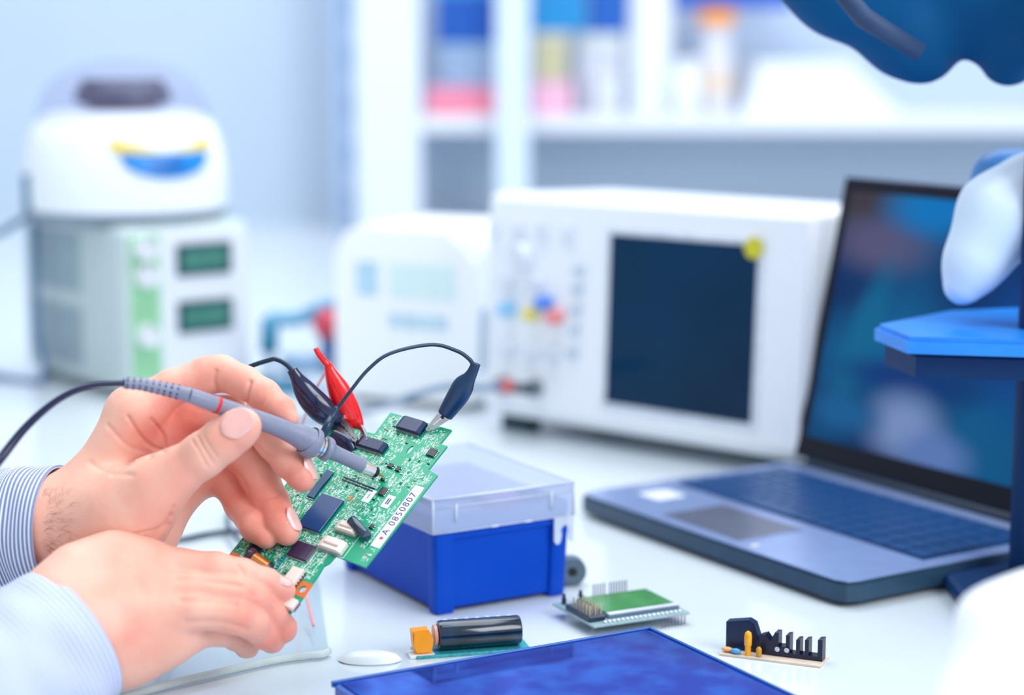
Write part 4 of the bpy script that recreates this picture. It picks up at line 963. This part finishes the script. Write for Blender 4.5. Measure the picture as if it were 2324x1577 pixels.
def nail(parent, fd, tot, c, along, nrm, w, l, R_, lift=.0004, back=.0):
    al = np.array(along) / np.linalg.norm(along); nr = np.array(nrm) - al * (np.array(nrm) @ al); nr /= np.linalg.norm(nr); sd = np.cross(al, nr)
    p = np.array(c, float)
    for _ in range(120):
        if fd.at(tot, p) > 0: break
        p = p + nr * .0004
    p = p + nr * lift; vs_, fs = [], []; n, m = 12, 12
    for i in range(n + 1):
        t = -1 + 2 * i / n; wd = w / 2 * (1 - .35 * max(0, -t) ** 3) * math.sqrt(max(0, 1 - .75 * abs(t) ** 4))
        for j in range(m + 1):
            s_ = -1 + 2 * j / m; x = s_ * wd; a_ = x / R_
            vs_.append(p + sd * R_ * math.sin(a_) + nr * (R_ * (math.cos(a_) - 1) - .0005 * (t > .6) * (t - .6) - (.0009 if t < -.75 else 0) * (-t - .75) * 4) + al * (t * l / 2 + .0012 * (1 - s_ * s_) * (1 if t > 0 else -1) * abs(t)))
    for i in range(n):
        for j in range(m): q = i * (m + 1) + j; fs.append((q, q + 1, q + m + 2, q + m + 1))
    o = mesh_obj('fingernail', vs_, fs, nailm, parent, True, world=True)
    s_ = o.modifiers.new('s', 'SOLIDIFY'); s_.thickness = .0008; s_.offset = 0; ss = o.modifiers.new('sub', 'SUBSURF'); ss.levels = ss.render_levels = 1
    return o

# upper (left) hand holding the probe
zr = lambda px, py, gap: project(bpt(px, py, 0))[2] - gap
Hh = .0009
palm = [[(-260, 1300, 1.27, 96), (-80, 1235, 1.225, 88), (110, 1170, 1.172, 66)],
        [(-80, 1275, 1.23, 80), (120, 1222, 1.180, 66), (170, 1225, 1.175, 62)],
        [(110, 1170, 1.172, 64), (195, 1120, 1.172, 52), (300, 938, 1.180, 54)],
        [(150, 1180, 1.175, 60), (350, 985, 1.198, 50)],
        [(160, 1195, 1.18, 60), (390, 1030, 1.210, 48)],
        [(170, 1215, 1.19, 62), (330, 1215, 1.202, 56), (420, 1095, 1.214, 52)],
        [(150, 1205, 1.170, 64), (245, 1180, 1.160, 78), (300, 1160, 1.152, 80), (355, 1105, 1.143, 60)]]
zR, zP = zr(659, 1218, .0095), zr(610, 1228, .0090)
fingers = [
    dict(j=[(300, 1160, 1.152, 66), (352, 1106, 1.143, 58), (410, 1066, 1.139, 53), (462, 1032, 1.135, 52), (505, 1000, 1.133, 50), (540, 975, 1.132, 47), (552, 967, 1.132, 41)], w=.014),
    dict(j=[(300, 935, 1.182, 52), (390, 880, 1.188, 42), (470, 852, 1.190, 42), (502, 846, 1.190, 40), (555, 868, 1.183, 37), (600, 897, 1.175, 36), (640, 930, 1.166, 30), (658, 949, 1.163, 21)], w=.012),
    dict(j=[(350, 975, 1.198, 48), (430, 935, 1.197, 44), (530, 935, 1.198, 38), (575, 960, 1.194, 37), (620, 1006, 1.186, 37), (655, 1048, 1.178, 36), (684, 1084, 1.172, 30), (690, 1092, 1.171, 23)], w=.009),
    dict(j=[(390, 1020, 1.210, 46), (480, 1010, 1.210, 42), (556, 1036, 1.204, 44), (590, 1085, 1.196, 43), (614, 1140, 1.188, 42), (640, 1190, zR + .003, 38), (652, 1211, zR, 28)], w=.009),
    dict(j=[(420, 1095, 1.216, 46), (475, 1080, 1.216, 40), (520, 1096, 1.212, 39), (548, 1148, 1.203, 37), (580, 1195, zP + .006, 35), (604, 1219, zP, 27)], w=.009)]
lo = D(-300, 1420, 1.27); pts_ = [D(px, py, z) for px in (-280, 730) for py in (770, 1400) for z in (1.10, 1.30)]
lo = np.min(pts_, 0) + [0, .0, 0]; hi = np.max(pts_, 0)
def pits(fd, d):
    fd.cone(d, D(395, 985, 1.166), D(468, 960, 1.166), .006, .007, .012, sub=True)
fdL, tL = hand(lo, hi, Hh, palm, fingers, .016, .010, pits)
cL = [([(291, 945), (318, 985), (345, 1012), (372, 1022)], 4, .0010, 1.30), ([(345, 952), (370, 985), (377, 1015)], 4, .0009),
      ([(245, 965), (290, 1010), (340, 1028)], 5, .0005), ([(255, 1075), (300, 1050), (340, 1035)], 6, .0007),
      ([(490, 842), (486, 865), (497, 890)], 5, .0007), ([(568, 866), (562, 890), (558, 925)], 4.5, .0011),
      ([(437, 1000), (450, 1020), (470, 1058)], 3.5, .0005, 1.16), ([(450, 992), (462, 1016), (484, 1050)], 3.5, .0006, 1.16), ([(463, 990), (474, 1010), (492, 1036)], 3.5, .0004, 1.16),
      ([(395, 1150), (370, 1195), (300, 1215)], 4, .0006, 1.19), ([(390, 1170), (360, 1205), (310, 1225)], 4, .0005, 1.19), ([(384, 1190), (345, 1222), (300, 1232)], 4, .0005, 1.19),
      ([(205, 1050), (240, 1070), (300, 1078)], 6, .0004), ([(520, 1060), (545, 1080), (560, 1110)], 5, .0004), ([(583, 1010), (600, 1030), (618, 1034)], 4, .0005), ([(585, 1140), (612, 1128), (640, 1122)], 4, .0004),
      ([(590, 920), (612, 895), (618, 880)], 5, .0004), ([(430, 905), (452, 925), (480, 932)], 4, .0006)]
blL = [(D(*q), r_, a_) for q, r_, a_ in (((545, 975, 1.12), .014, .25), ((655, 945, 1.16), .016, .35), ((690, 1085, 1.165), .018, .4), ((655, 1212, 1.165), .02, .22), ((605, 1220, 1.17), .02, .25), ((520, 1110, 1.2), .02, .45),
       ((420, 960, 1.19), .022, .75), ((330, 990, 1.18), .018, .4), ((345, 1150, 1.14), .02, .35), ((330, 1230, 1.16), .02, .35), ((495, 850, 1.18), .018, .25), ((590, 900, 1.17), .016, .35), ((600, 1120, 1.18), .02, .35), ((430, 1060, 1.13), .02, .15))]
handL = finish(fdL, tL, 'arm', cL, blL, Hh); handL['label'] = 'upper hand gripping the grey probe between thumb and index finger'
nail(handL, fdL, tL, D(545, 970, 1.132), camdir(.80, -.60, .12), camdir(-.08, -.22, -1), .0172, .0175, .0135, lift=.0010)
nail(handL, fdL, tL, D(681, 1072, 1.1745), camdir(.40, .90, 0), camdir(1, -.35, -.55), .0105, .013, .0068)
nail(handL, fdL, tL, D(640, 1190, zR + .003), camdir(.42, .88, 0), camdir(1, -.40, -.62), .0110, .0135, .0072)
# wrist hair
hb = MB(); rnd = random.Random(3)
def skin_pt(px, py):
    for k_ in range(160):
        p = D(px, py, 1.10 + .0007 * k_)
        if fdL.at(tL, p) < 0: return p - fw * .0004
    return None
for i in range(150):
    px = rnd.uniform(96, 160) ; py = rnd.uniform(1115, 1265); a_ = rnd.uniform(-1.2, -.2) + (py - 1190) * .012; l = rnd.uniform(14, 34)
    if rnd.random() < (px - 98) / 110: continue
    q_ = [skin_pt(px + math.cos(a_ + .25 * k) * l * k / 3, py + math.sin(a_ + .25 * k) * l * k / 3) for k in range(4)]
    if any(x is None for x in q_): continue
    hb.tube([x - fw * .0004 * k for k, x in enumerate(q_)], [.00005, .00005, .00004, .00002], 4)
hb_ = hb.build('wrist_hair', mat('hair_brown', (128, 92, 82), .6), handL, world=True); hb_['kind'] = 'stuff'

# lower (right) hand holding the board edge
zi = zr(651, 1337, .0078)
palm = [[(-260, 1720, 1.02, 120), (-60, 1560, 1.07, 112), (120, 1425, 1.105, 96)],
        [(120, 1400, 1.105, 88), (180, 1310, 1.118, 60), (262, 1268, 1.128, 44), (330, 1272, 1.130, 42)],
        [(150, 1400, 1.108, 90), (320, 1330, 1.122, 52)],
        [(170, 1430, 1.108, 92), (330, 1390, 1.118, 54)],
        [(190, 1460, 1.108, 88), (355, 1432, 1.120, 52)],
        [(190, 1500, 1.112, 70), (290, 1480, 1.125, 58), (390, 1450, 1.128, 48)],
        [(130, 1400, 1.125, 70), (250, 1330, 1.150, 46)]]
fingers = [
    dict(j=[(325, 1275, 1.130, 42), (410, 1282, 1.132, 37), (490, 1290, 1.132, 37), (550, 1302, 1.134, 34), (605, 1321, zi - .004, 31), (640, 1339, zi - .001, 27), (646, 1342, zi, 24)], w=.010),
    dict(j=[(325, 1335, 1.122, 48), (430, 1338, 1.122, 40), (540, 1346, 1.126, 40), (580, 1362, 1.132, 36), (622, 1396, 1.140, 33), (643, 1426, 1.147, 30), (645, 1430, 1.148, 27)], w=.010),
    dict(j=[(335, 1385, 1.118, 50), (440, 1385, 1.116, 42), (535, 1398, 1.118, 40), (572, 1414, 1.126, 36), (600, 1438, 1.138, 34), (617, 1452, 1.148, 31)], w=.010),
    dict(j=[(380, 1440, 1.126, 48), (440, 1432, 1.128, 40), (500, 1430, 1.134, 35), (535, 1446, 1.150, 29), (560, 1466, 1.165, 26), (566, 1470, 1.168, 22)], w=.010),
    dict(j=[(250, 1330, 1.150, 44), (400, 1345, 1.172, 34), (500, 1350, 1.182, 31), (570, 1352, 1.180, 30), (610, 1350, 1.172, 26)], w=.012)]
pts_ = [D(px, py, z) for px in (-280, 720) for py in (1170, 1690) for z in (1.0, 1.22)]
lo = np.min(pts_, 0); hi = np.max(pts_, 0); hi[1] = min(hi[1], D(300, 1350, 1.24)[1])
fdR, tR = hand(lo, hi, .0010, palm, fingers, .018, .010)
Zg = fdR.ax[2][None, None, :]; tR = np.maximum(tR, (-(Zg - .0068)).astype(np.float32))
cR = [([(400, 1312), (470, 1316), (545, 1328)], 7, .0010), ([(410, 1362), (480, 1362), (535, 1368)], 7, .0009), 
      ([(540, 1285), (552, 1300), (556, 1318)], 5, .0004), ([(555, 1330), (575, 1352)], 5, .0004), ([(420, 1412), (500, 1412), (560, 1428)], 7, .0007)]
blR = [(D(*q), r_, a_) for q, r_, a_ in (((645, 1340, 1.13), .014, .2), ((645, 1425, 1.14), .018, .35), ((615, 1455, 1.14), .018, .45), ((320, 1440, 1.10), .016, .3), ((560, 1350, 1.12), .014, .2), ((550, 1400, 1.11), .014, .2), ((330, 1280, 1.12), .02, .15))]
handR = finish(fdR, tR, 'arm', cR, blR, .001); handR['label'] = 'lower hand in front, pinching the near corner of the board'
nail(handR, fdR, tR, D(632, 1335, zi - .002), camdir(.9, .42, .1), camdir(.25, -1, -.55), .0085, .0105, .006)

# shirt sleeves
shm = bpy.data.materials.new('striped_cotton'); shm.use_nodes = True; nt = shm.node_tree; b = nt.nodes['Principled BSDF']
uvn = nt.nodes.new('ShaderNodeUVMap'); sp = nt.nodes.new('ShaderNodeSeparateXYZ'); nt.links.new(uvn.outputs[0], sp.inputs[0])
fr_ = nmath('FRACT', nmath('MULTIPLY', sp.outputs[1], 1.0), 0); st = nmath('GREATER_THAN', fr_, .58)
no = nt.nodes.new('ShaderNodeTexNoise'); no.inputs['Scale'].default_value = 900; tc = nt.nodes.new('ShaderNodeTexCoord'); nt.links.new(tc.outputs['Object'], no.inputs['Vector'])
mx0 = nt.nodes.new('ShaderNodeMix'); mx0.data_type = 'RGBA'; nt.links.new(no.outputs['Fac'], mx0.inputs[0]); mx0.inputs[6].default_value = hexc(104, 124, 176); mx0.inputs[7].default_value = hexc(146, 162, 204)
mx = nt.nodes.new('ShaderNodeMix'); mx.data_type = 'RGBA'; nt.links.new(st, mx.inputs[0]); nt.links.new(mx0.outputs[2], mx.inputs[6]); mx.inputs[7].default_value = hexc(240, 244, 250)
nt.links.new(mx.outputs[2], b.inputs['Base Color']); b.inputs['Roughness'].default_value = .85
shm2 = shm.copy(); shm2.name = 'fine_striped_cotton'
for nd in shm2.node_tree.nodes:
    if nd.type == 'MIX' and nd.inputs[7].default_value[0] > .8: nd.inputs[7].default_value = hexc(198, 206, 230)
    elif nd.type == 'MIX': nd.inputs[6].default_value = hexc(168, 180, 216); nd.inputs[7].default_value = hexc(180, 192, 222)
def sleeve(name, rings, m, period, n=72, wr=.0012, seed=1, label=None, inner=3, flipx=False):
    """rings: (px,py,z, axis_cam, r_up(px), r_depth(m))"""
    R3 = []
    for (px, py, z, ax_, ru, rd) in rings:
        ax_ = camdir(*ax_); c = D(px, py, z); u1 = np.cross(ax_, fw); u1 /= np.linalg.norm(u1); u2 = np.cross(ax_, u1); R3.append((c, u1, u2, ru * z / F, rd))
    dense = []
    for i in range(len(R3) - 1):
        for k in range(10):
            t = k / 10; dense.append([a_ * (1 - t) + b_ * t for a_, b_ in zip(R3[i], R3[i + 1])])
    dense.append(list(R3[-1])); rg = random.Random(seed); ph = [rg.uniform(0, 6.28) for _ in range(6)]
    vs_, fs, uvs = [], [], []; ln = 0; lay = []
    L_ = len(dense)
    for i, (c, u1, u2, r1, r2) in enumerate(dense):
        if i: ln += np.linalg.norm(c - dense[i - 1][0])
        lay.append((c, u1, u2, r1, r2, ln, 1.0, min(1, (L_ - 1 - i) / 8)))
    end = lay[-1]; axd = dense[-1][0] - dense[-2][0]; axd = axd / np.linalg.norm(axd)
    for k in range(1, 5):   # rounded lip
        a_ = math.pi * k / 4; lay.append((end[0] + axd * .0009 * math.sin(a_), end[1], end[2], end[3] - .0009 * (1 - math.cos(a_)), end[4] - .0009 * (1 - math.cos(a_)), end[5] + .0004 * k, 1, 0))
    for k in range(1, 12): lay.append((end[0] - axd * .003 * k, end[1], end[2], end[3] - .002, end[4] - .002, end[5] + .0016 + .003 * k, 1, 0))
    for (c, u1, u2, r1, r2, l, s_, wf) in lay:
        for j in range(n):
            a_ = 2 * math.pi * j / n
            w_ = wf * wr * (math.sin(3 * a_ + ph[0] + l * 90) + .8 * math.sin(5 * a_ + ph[1] - l * 140) * math.sin(l * 60 + ph[2]) + .5 * math.sin(2 * a_ + l * 260 + ph[3]))
            v3 = c + u1 * (r1 + w_) * math.cos(a_) + u2 * (r2 + w_) * math.sin(a_); v3[2] = max(v3[2], .0072); vs_.append(v3); uvs.append((j / n, l / period))
    for i in range(len(lay) - 1):
        for j in range(n): fs.append((i * n + j, i * n + (j + 1) % n, (i + 1) * n + (j + 1) % n, (i + 1) * n + j))
    o = mesh_obj(name, vs_, fs, m, person, True, world=True); me = o.data; ul = me.uv_layers.new(name='UVMap')
    vi = np.zeros(len(me.loops), np.int32); me.loops.foreach_get('vertex_index', vi); ul.data.foreach_set('uv', np.array(uvs)[vi].astype(np.float32).ravel())
    bm_ = bmesh.new(); bm_.from_mesh(me); bmesh.ops.recalc_face_normals(bm_, faces=bm_.faces); bm_.to_mesh(me); bm_.free()
    if label: o['label'] = label
    return o
sleeve('shirt_sleeve', [(-520, 1370, 1.34, (1, -.20, -.6), 175, .046), (-260, 1280, 1.28, (1, -.16, -.5), 165, .044), (-50, 1222, 1.225, (1, -.10, -.42), 154, .040), (75, 1204, 1.195, (1, -.06, -.34), 147, .038), (134, 1200, 1.182, (1, -.02, -.22), 145, .0375)], shm, .0029, label='blue sleeve with white stripes')
sleeve('shirt_sleeve', [(-420, 1880, .99, (.72, -.52, .5), 230, .050), (-200, 1710, 1.03, (.72, -.5, .5), 222, .048), (-20, 1565, 1.07, (.72, -.52, .55), 205, .046), (110, 1478, 1.10, (.72, -.52, .6), 178, .042), (165, 1442, 1.113, (.72, -.5, .65), 172, .040)], shm2, .0030, seed=5, wr=.0016, label='pale blue sleeve nearest the camera')

# ------------------------------------------------------------------ clear plate under the lower hand
gm = bpy.data.materials.new('clear_acrylic'); gm.use_nodes = True; nt = gm.node_tree; nt.nodes.clear()
out = nt.nodes.new('ShaderNodeOutputMaterial'); mxs = nt.nodes.new('ShaderNodeMixShader'); tr = nt.nodes.new('ShaderNodeBsdfTransparent'); g2 = nt.nodes.new('ShaderNodeBsdfGlossy'); g2.inputs['Roughness'].default_value = .03
fz = nt.nodes.new('ShaderNodeFresnel'); fz.inputs['IOR'].default_value = 1.7; mxs.inputs[0].default_value = .14; tr.inputs[0].default_value = (.95, .975, .98, 1)
nz = nt.nodes.new('ShaderNodeTexNoise'); nz.inputs['Scale'].default_value = 20; bmp = nt.nodes.new('ShaderNodeBump'); bmp.inputs['Strength'].default_value = .02; bmp.inputs['Distance'].default_value = .001; nt.links.new(nz.outputs['Fac'], bmp.inputs['Height']); nt.links.new(bmp.outputs['Normal'], g2.inputs['Normal'])
nt.links.new(tr.outputs[0], mxs.inputs[1]); nt.links.new(g2.outputs[0], mxs.inputs[2]); nt.links.new(mxs.outputs[0], out.inputs[0])
pp = [tuple(G(*q, .006)[:2]) for q in ((-700, 1900), (100, 1632), (260, 1580), (450, 1528), (620, 1490), (690, 1481), (735, 1480), (756, 1492), (764, 1480), (752, 1440), (722, 1300), (100, 1290), (-700, 1420))]
pp = [tuple(G(*q, .006)[:2]) for q in ((-700, 1820), (100, 1622), (260, 1575), (450, 1526), (620, 1488), (690, 1478), (730, 1474), (745, 1466), (742, 1440), (722, 1300), (100, 1290), (-700, 1420))]
plt = empty('clear_plate', (0, 0, 0)); tag(plt, 'clear acrylic plate with frosted rim on the desk under the lower hand', 'plate')
MB().prism(pp[::-1], .0005, .006).build('plate_sheet', gm, plt)
rim = [np.array((p[0], p[1], .0036)) for p in pp[0:8]]
MB().tube(smooth_path([r_ - np.array([0, 0, .0006]) for r_ in rim], 5), .0025, 12).build('frosted_rim', mat('frost_mint', (216, 228, 230), .45, alpha=.8), plt, smooth=True)

# ------------------------------------------------------------------ tablet
th = .018
ta, tb_, tc_ = G(752, 1548, th), G(1472, 1424, th), G(1860, 1582, th)
ty = math.atan2(tb_[1] - ta[1], tb_[0] - ta[0]); TW = float(np.linalg.norm(tb_ - ta))
tbm = empty('tablet', (ta[0], ta[1], 0), ty); tag(tbm, 'blue tablet with glossy mirror like screen at the bottom edge of the picture', 'tablet')
TD = .165
MB().prism([(x, -TD + y) for x, y in [(p[0], p[1]) for p in [(a_, b_) for a_, b_ in [(q[0], q[1]) for q in rr(0, TW, 0, TD, .006, 5)]]]], .006, th - .0008, bev=.0012).build('case', mat('tablet_cobalt', (10, 70, 170), .25, var=.03), tbm, auto=35)
gls = bpy.data.materials.new('tablet_glass'); gls.use_nodes = True; nt = gls.node_tree; b = nt.nodes['Principled BSDF']
tc = nt.nodes.new('ShaderNodeTexCoord'); no = nt.nodes.new('ShaderNodeTexNoise'); no.inputs['Scale'].default_value = 42; no.inputs['Detail'].default_value = 2; nt.links.new(tc.outputs['Object'], no.inputs['Vector'])
mx = nt.nodes.new('ShaderNodeMix'); mx.data_type = 'RGBA'; mr9 = nt.nodes.new('ShaderNodeMapRange'); mr9.inputs[1].default_value = .42; mr9.inputs[2].default_value = .66; nt.links.new(no.outputs['Fac'], mr9.inputs[0]); nt.links.new(mr9.outputs[0], mx.inputs[0])
mx.inputs[6].default_value = hexc(0, 84, 178); mx.inputs[7].default_value = hexc(0, 128, 214); nt.links.new(mx.outputs[2], b.inputs['Base Color']); b.inputs['Metallic'].default_value = 1; b.inputs['Specular Tint'].default_value = (.0, .36, .8, 1); b.inputs['Roughness'].default_value = .02; b.inputs['Coat Weight'].default_value = .12; b.inputs['Coat Roughness'].default_value = .01; b.inputs['Coat IOR'].default_value = 1.6
MB().box(.004, TW - .004, -TD + .004, -.004, th - .0007, th, .0003).build('screen', gls, tbm)
rmm = mat('tablet_rim', (20, 84, 170), .3, .1)
rb = MB(); 
for c in ((0, TW, -.0016, .0008), (TW - .0008, TW + .0012, -TD, .0008)): rb.box(c[0], c[1], c[2], c[3], th - .003, th + .0006, .0005)
rb.build('raised_rim', rmm, tbm)
for x in (.03, TW - .03):
    for y in (-.03, -TD + .03): MB().cyl((x, y, 0), (x, y, .0062), .008).build('foot', DARKM, tbm)
# cylinder component with orange terminal, on a small teal board
cy0 = G(946, 1497, 0); cyw = G(1205, 1478, 0); yw = math.atan2(cyw[1] - cy0[1], cyw[0] - cy0[0]); cl0 = float(np.linalg.norm(cyw - cy0))
cc = empty('capacitor_module', tuple(cy0), yw); tag(cc, 'black cylindrical part with bright orange terminal lying on a small teal board', 'component')
MB().box(0, cl0, .0, .021, .0, .002, .0004).build('teal_board', mat('teal_mask', (60, 176, 186), .4, var=.15, scale=400), cc)
MB().tube([(.0145, .010, .0115), (.0155, .010, .0115), (.0175, .010, .0115), (cl0 - .006, .010, .0115), (cl0 - .005, .010, .0115)], [.0062, .0088, .0092, .0092, .0086], 36).build('cylinder', mat('cyl_teal_black', (4, 44, 74), .16, var=.3, scale=60, coat=.4), cc, auto=40)
MB().tube([(.0125, .010, .0115), (.0144, .010, .0115)], .0068, 28).build('copper_end', mat('end_salmon', (214, 160, 140), .4), cc, auto=40)
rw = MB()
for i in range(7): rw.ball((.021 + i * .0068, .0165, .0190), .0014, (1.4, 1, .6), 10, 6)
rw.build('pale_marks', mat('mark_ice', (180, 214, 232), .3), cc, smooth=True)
MB().prism([(.0, .0022), (.010, .0022), (.0115, .011), (.0085, .0172), (-.002, .0168), (-.0012, .0075)], -.0125, -.003, Matrix.Rotation(math.pi / 2, 4, 'X'), bev=.001).build('orange_terminal', mat('terminal_orange', (255, 160, 10), .4), cc)
MB().box(-.004, .012, .001, .014, .0, .0021, .0004).build('white_base', mat('base_white', (236, 240, 246), .4), cc)
tag(MB().lathe([(.012, 0), (.013, .001), (.011, .004), (.006, .006)], (0, 0, 0), 28, 1.5, .8).build('white_pad', WHITE, auto=40), 'small blurred white pad on the desk at the left corner of the tablet', 'pad')
bpy.data.objects['white_pad'].location = G(840, 1500)

# ------------------------------------------------------------------ display module
da, db, dc = G(1348, 1422, .008), G(1566, 1390, .008), G(1258, 1369, .008)
dy = math.atan2(db[1] - da[1], db[0] - da[0]); dw = float(np.linalg.norm(db - da)); dd = float(np.linalg.norm(dc - da))
dm = empty('display_module', (da[0], da[1], 0), dy); tag(dm, 'small circuit board with green display and upright pins between tablet and laptop', 'circuit board')
MB().box(0, dw, 0, dd, .0068, .0082, .0002).build('board', mat('module_mask', (150, 178, 186), .35, var=.12, scale=500), dm)
lx0, lx1, ly0, ly1 = .016, dw - .002, .010, dd - .004
MB().box(lx0, lx1, ly0, ly1, .0083, .0105, .0004).build('display_frame', mat('frame_teal', (90, 120, 140), .25), dm)
MB().box(lx0 + .001, lx1 - .001, ly0 + .0045, ly1 - .001, .0106, .0112, .0002).build('display_glass', mat('display_moss', (84, 150, 92), .06, var=.1), dm)
MB().box(lx0 + .0005, lx1 - .0005, ly0, ly0 + .0042, .0106, .0115, .0003).build('bright_strip', mat('strip_lilac', (214, 218, 244), .25), dm)
sb = None
for i in range(18):
    if sb is None: sb = MB().ball((0, 0, 0), .0013, (1, 1.2, .8), 12, 8).build('solder_joint', mat('solder_white', (224, 234, 244), .2, .3), dm, smooth=True); o = sb
    else: o = copy_part(sb, dm)
    o.location = (.010 + i * (dw - .014) / 17.5, .0035, .0088)
pn = None
for i in range(12):
    if pn is None: pn = MB().box(-.0003, .0003, -.0003, .0003, 0, .0095).build('header_pin', mat('pin_bronze', (120, 110, 130), .3, .6), dm); o = pn
    else: o = copy_part(pn, dm)
    o.location = (.030 + i * .0021 + (.002 if i > 4 else 0), dd - .0015, .0083)
pn2 = None
for i in range(8):
    if pn2 is None: pn2 = MB().box(-.0003, .0003, -.0003, .0003, 0, .0070).build('lower_pin', mat('pin_bronze', (120, 110, 130)), dm); o = pn2
    else: o = copy_part(pn2, dm)
    o.location = (dw - .003 - i * .0024, .0015, 0)
MB().box(.001, .013, .008, dd * .72, .0083, .0118, .0006).build('pin_header', mat('header_navy', (20, 44, 70), .3), dm)
gp = MB()
for i in range(6):
    for j in range(3): gp.box(.0025 + j * .004, .0032 + j * .004, .0105 + i * .0045, .0111 + i * .0045, .0118, .0185)
gp.build('gold_pins', mat('pin_sand', (200, 186, 160), .35, .5), dm)
for x, y in ((.006, dd - .005), (.020, dd - .002)): MB().lathe([(.0016, 0), (.0016, .004), (.0011, .0045), (.0011, .0068)], (x, y, .0083), 16).build('push_switch', navc, dm, auto=40)
for x in (.01, .05): MB().cyl((x, .02, 0), (x, .02, .0067), .002).build('standoff', METAL, dm)

# ------------------------------------------------------------------ module with heat sink
ha, hb2 = G(1640, 1484), G(1862, 1512); hy = math.atan2(hb2[1] - ha[1], hb2[0] - ha[0]); hw = float(np.linalg.norm(hb2 - ha))
hm = empty('regulator_module', tuple(ha), hy); tag(hm, 'small module with black finned heat sink and yellow part right of the tablet edge', 'component')
MB().box(-.001, hw + .001, -.004, .018, 0, .0016, .0003).build('tan_board', mat('tan_mask', (226, 208, 190), .4, var=.05), hm)
MB().prism([(.0, .0018), (.0, .019), (.014, .0215), (.018, .0195), (.022, .008), (.022, .0018)], -.014, -.006, Matrix.Rotation(math.pi / 2, 4, 'X'), bev=.0006).build('black_block', mat('block_navy', (12, 32, 70), .35), hm)
hs = MB()
hs.prism([(.022, .0018), (.022, .013), (.026, .0145), (.029, .0105), (.032, .0165), (.0345, .0165), (.0345, .008), (.039, .008), (.039, .0155), (.0415, .016), (.0415, .0045), (.0455, .0045), (.0455, .0135), (.048, .0140), (.048, .0045), (.051, .0045), (.051, .0140), (.0535, .0145), (.0535, .0045), (hw - .003, .0045), (hw - .003, .0150), (hw, .0155), (hw, .0018)], -.012, -.004, Matrix.Rotation(math.pi / 2, 4, 'X'))
hs.build('heat_sink', mat('sink_black', (10, 16, 50), .35), hm)
MB().lathe([(.0019, 0), (.0019, .006), (.0024, .0065), (.0024, .0125), (.0019, .0145), (.0006, .0155)], (.0165, -.001, .0016), 20).build('yellow_capacitor', mat('cap_amber', (248, 172, 20), .25), hm, auto=50)
MB().lathe([(.0014, 0), (.0018, .001), (.0018, .005), (.0008, .0062)], (.0235, -.001, .0016), 18).build('small_amber_part', mat('cap_ochre', (214, 150, 40), .3), hm, auto=50)
MB().ball((.009, -.0015, .0035), .0022, (1.5, 1, .8)).build('blue_disc', mat('disc_blue', (70, 160, 220), .3), hm, smooth=True)
MB().ball((.003, .000, .0035), .0022, (1.7, 1, .7)).build('orange_bead', mat('bead_peach', (232, 170, 110), .4), hm, smooth=True)
for x in (.034, .040): MB().cyl((x, .0028, .0065), (x, .0035, .0065), .0016).build('silver_screw', METAL, hm)
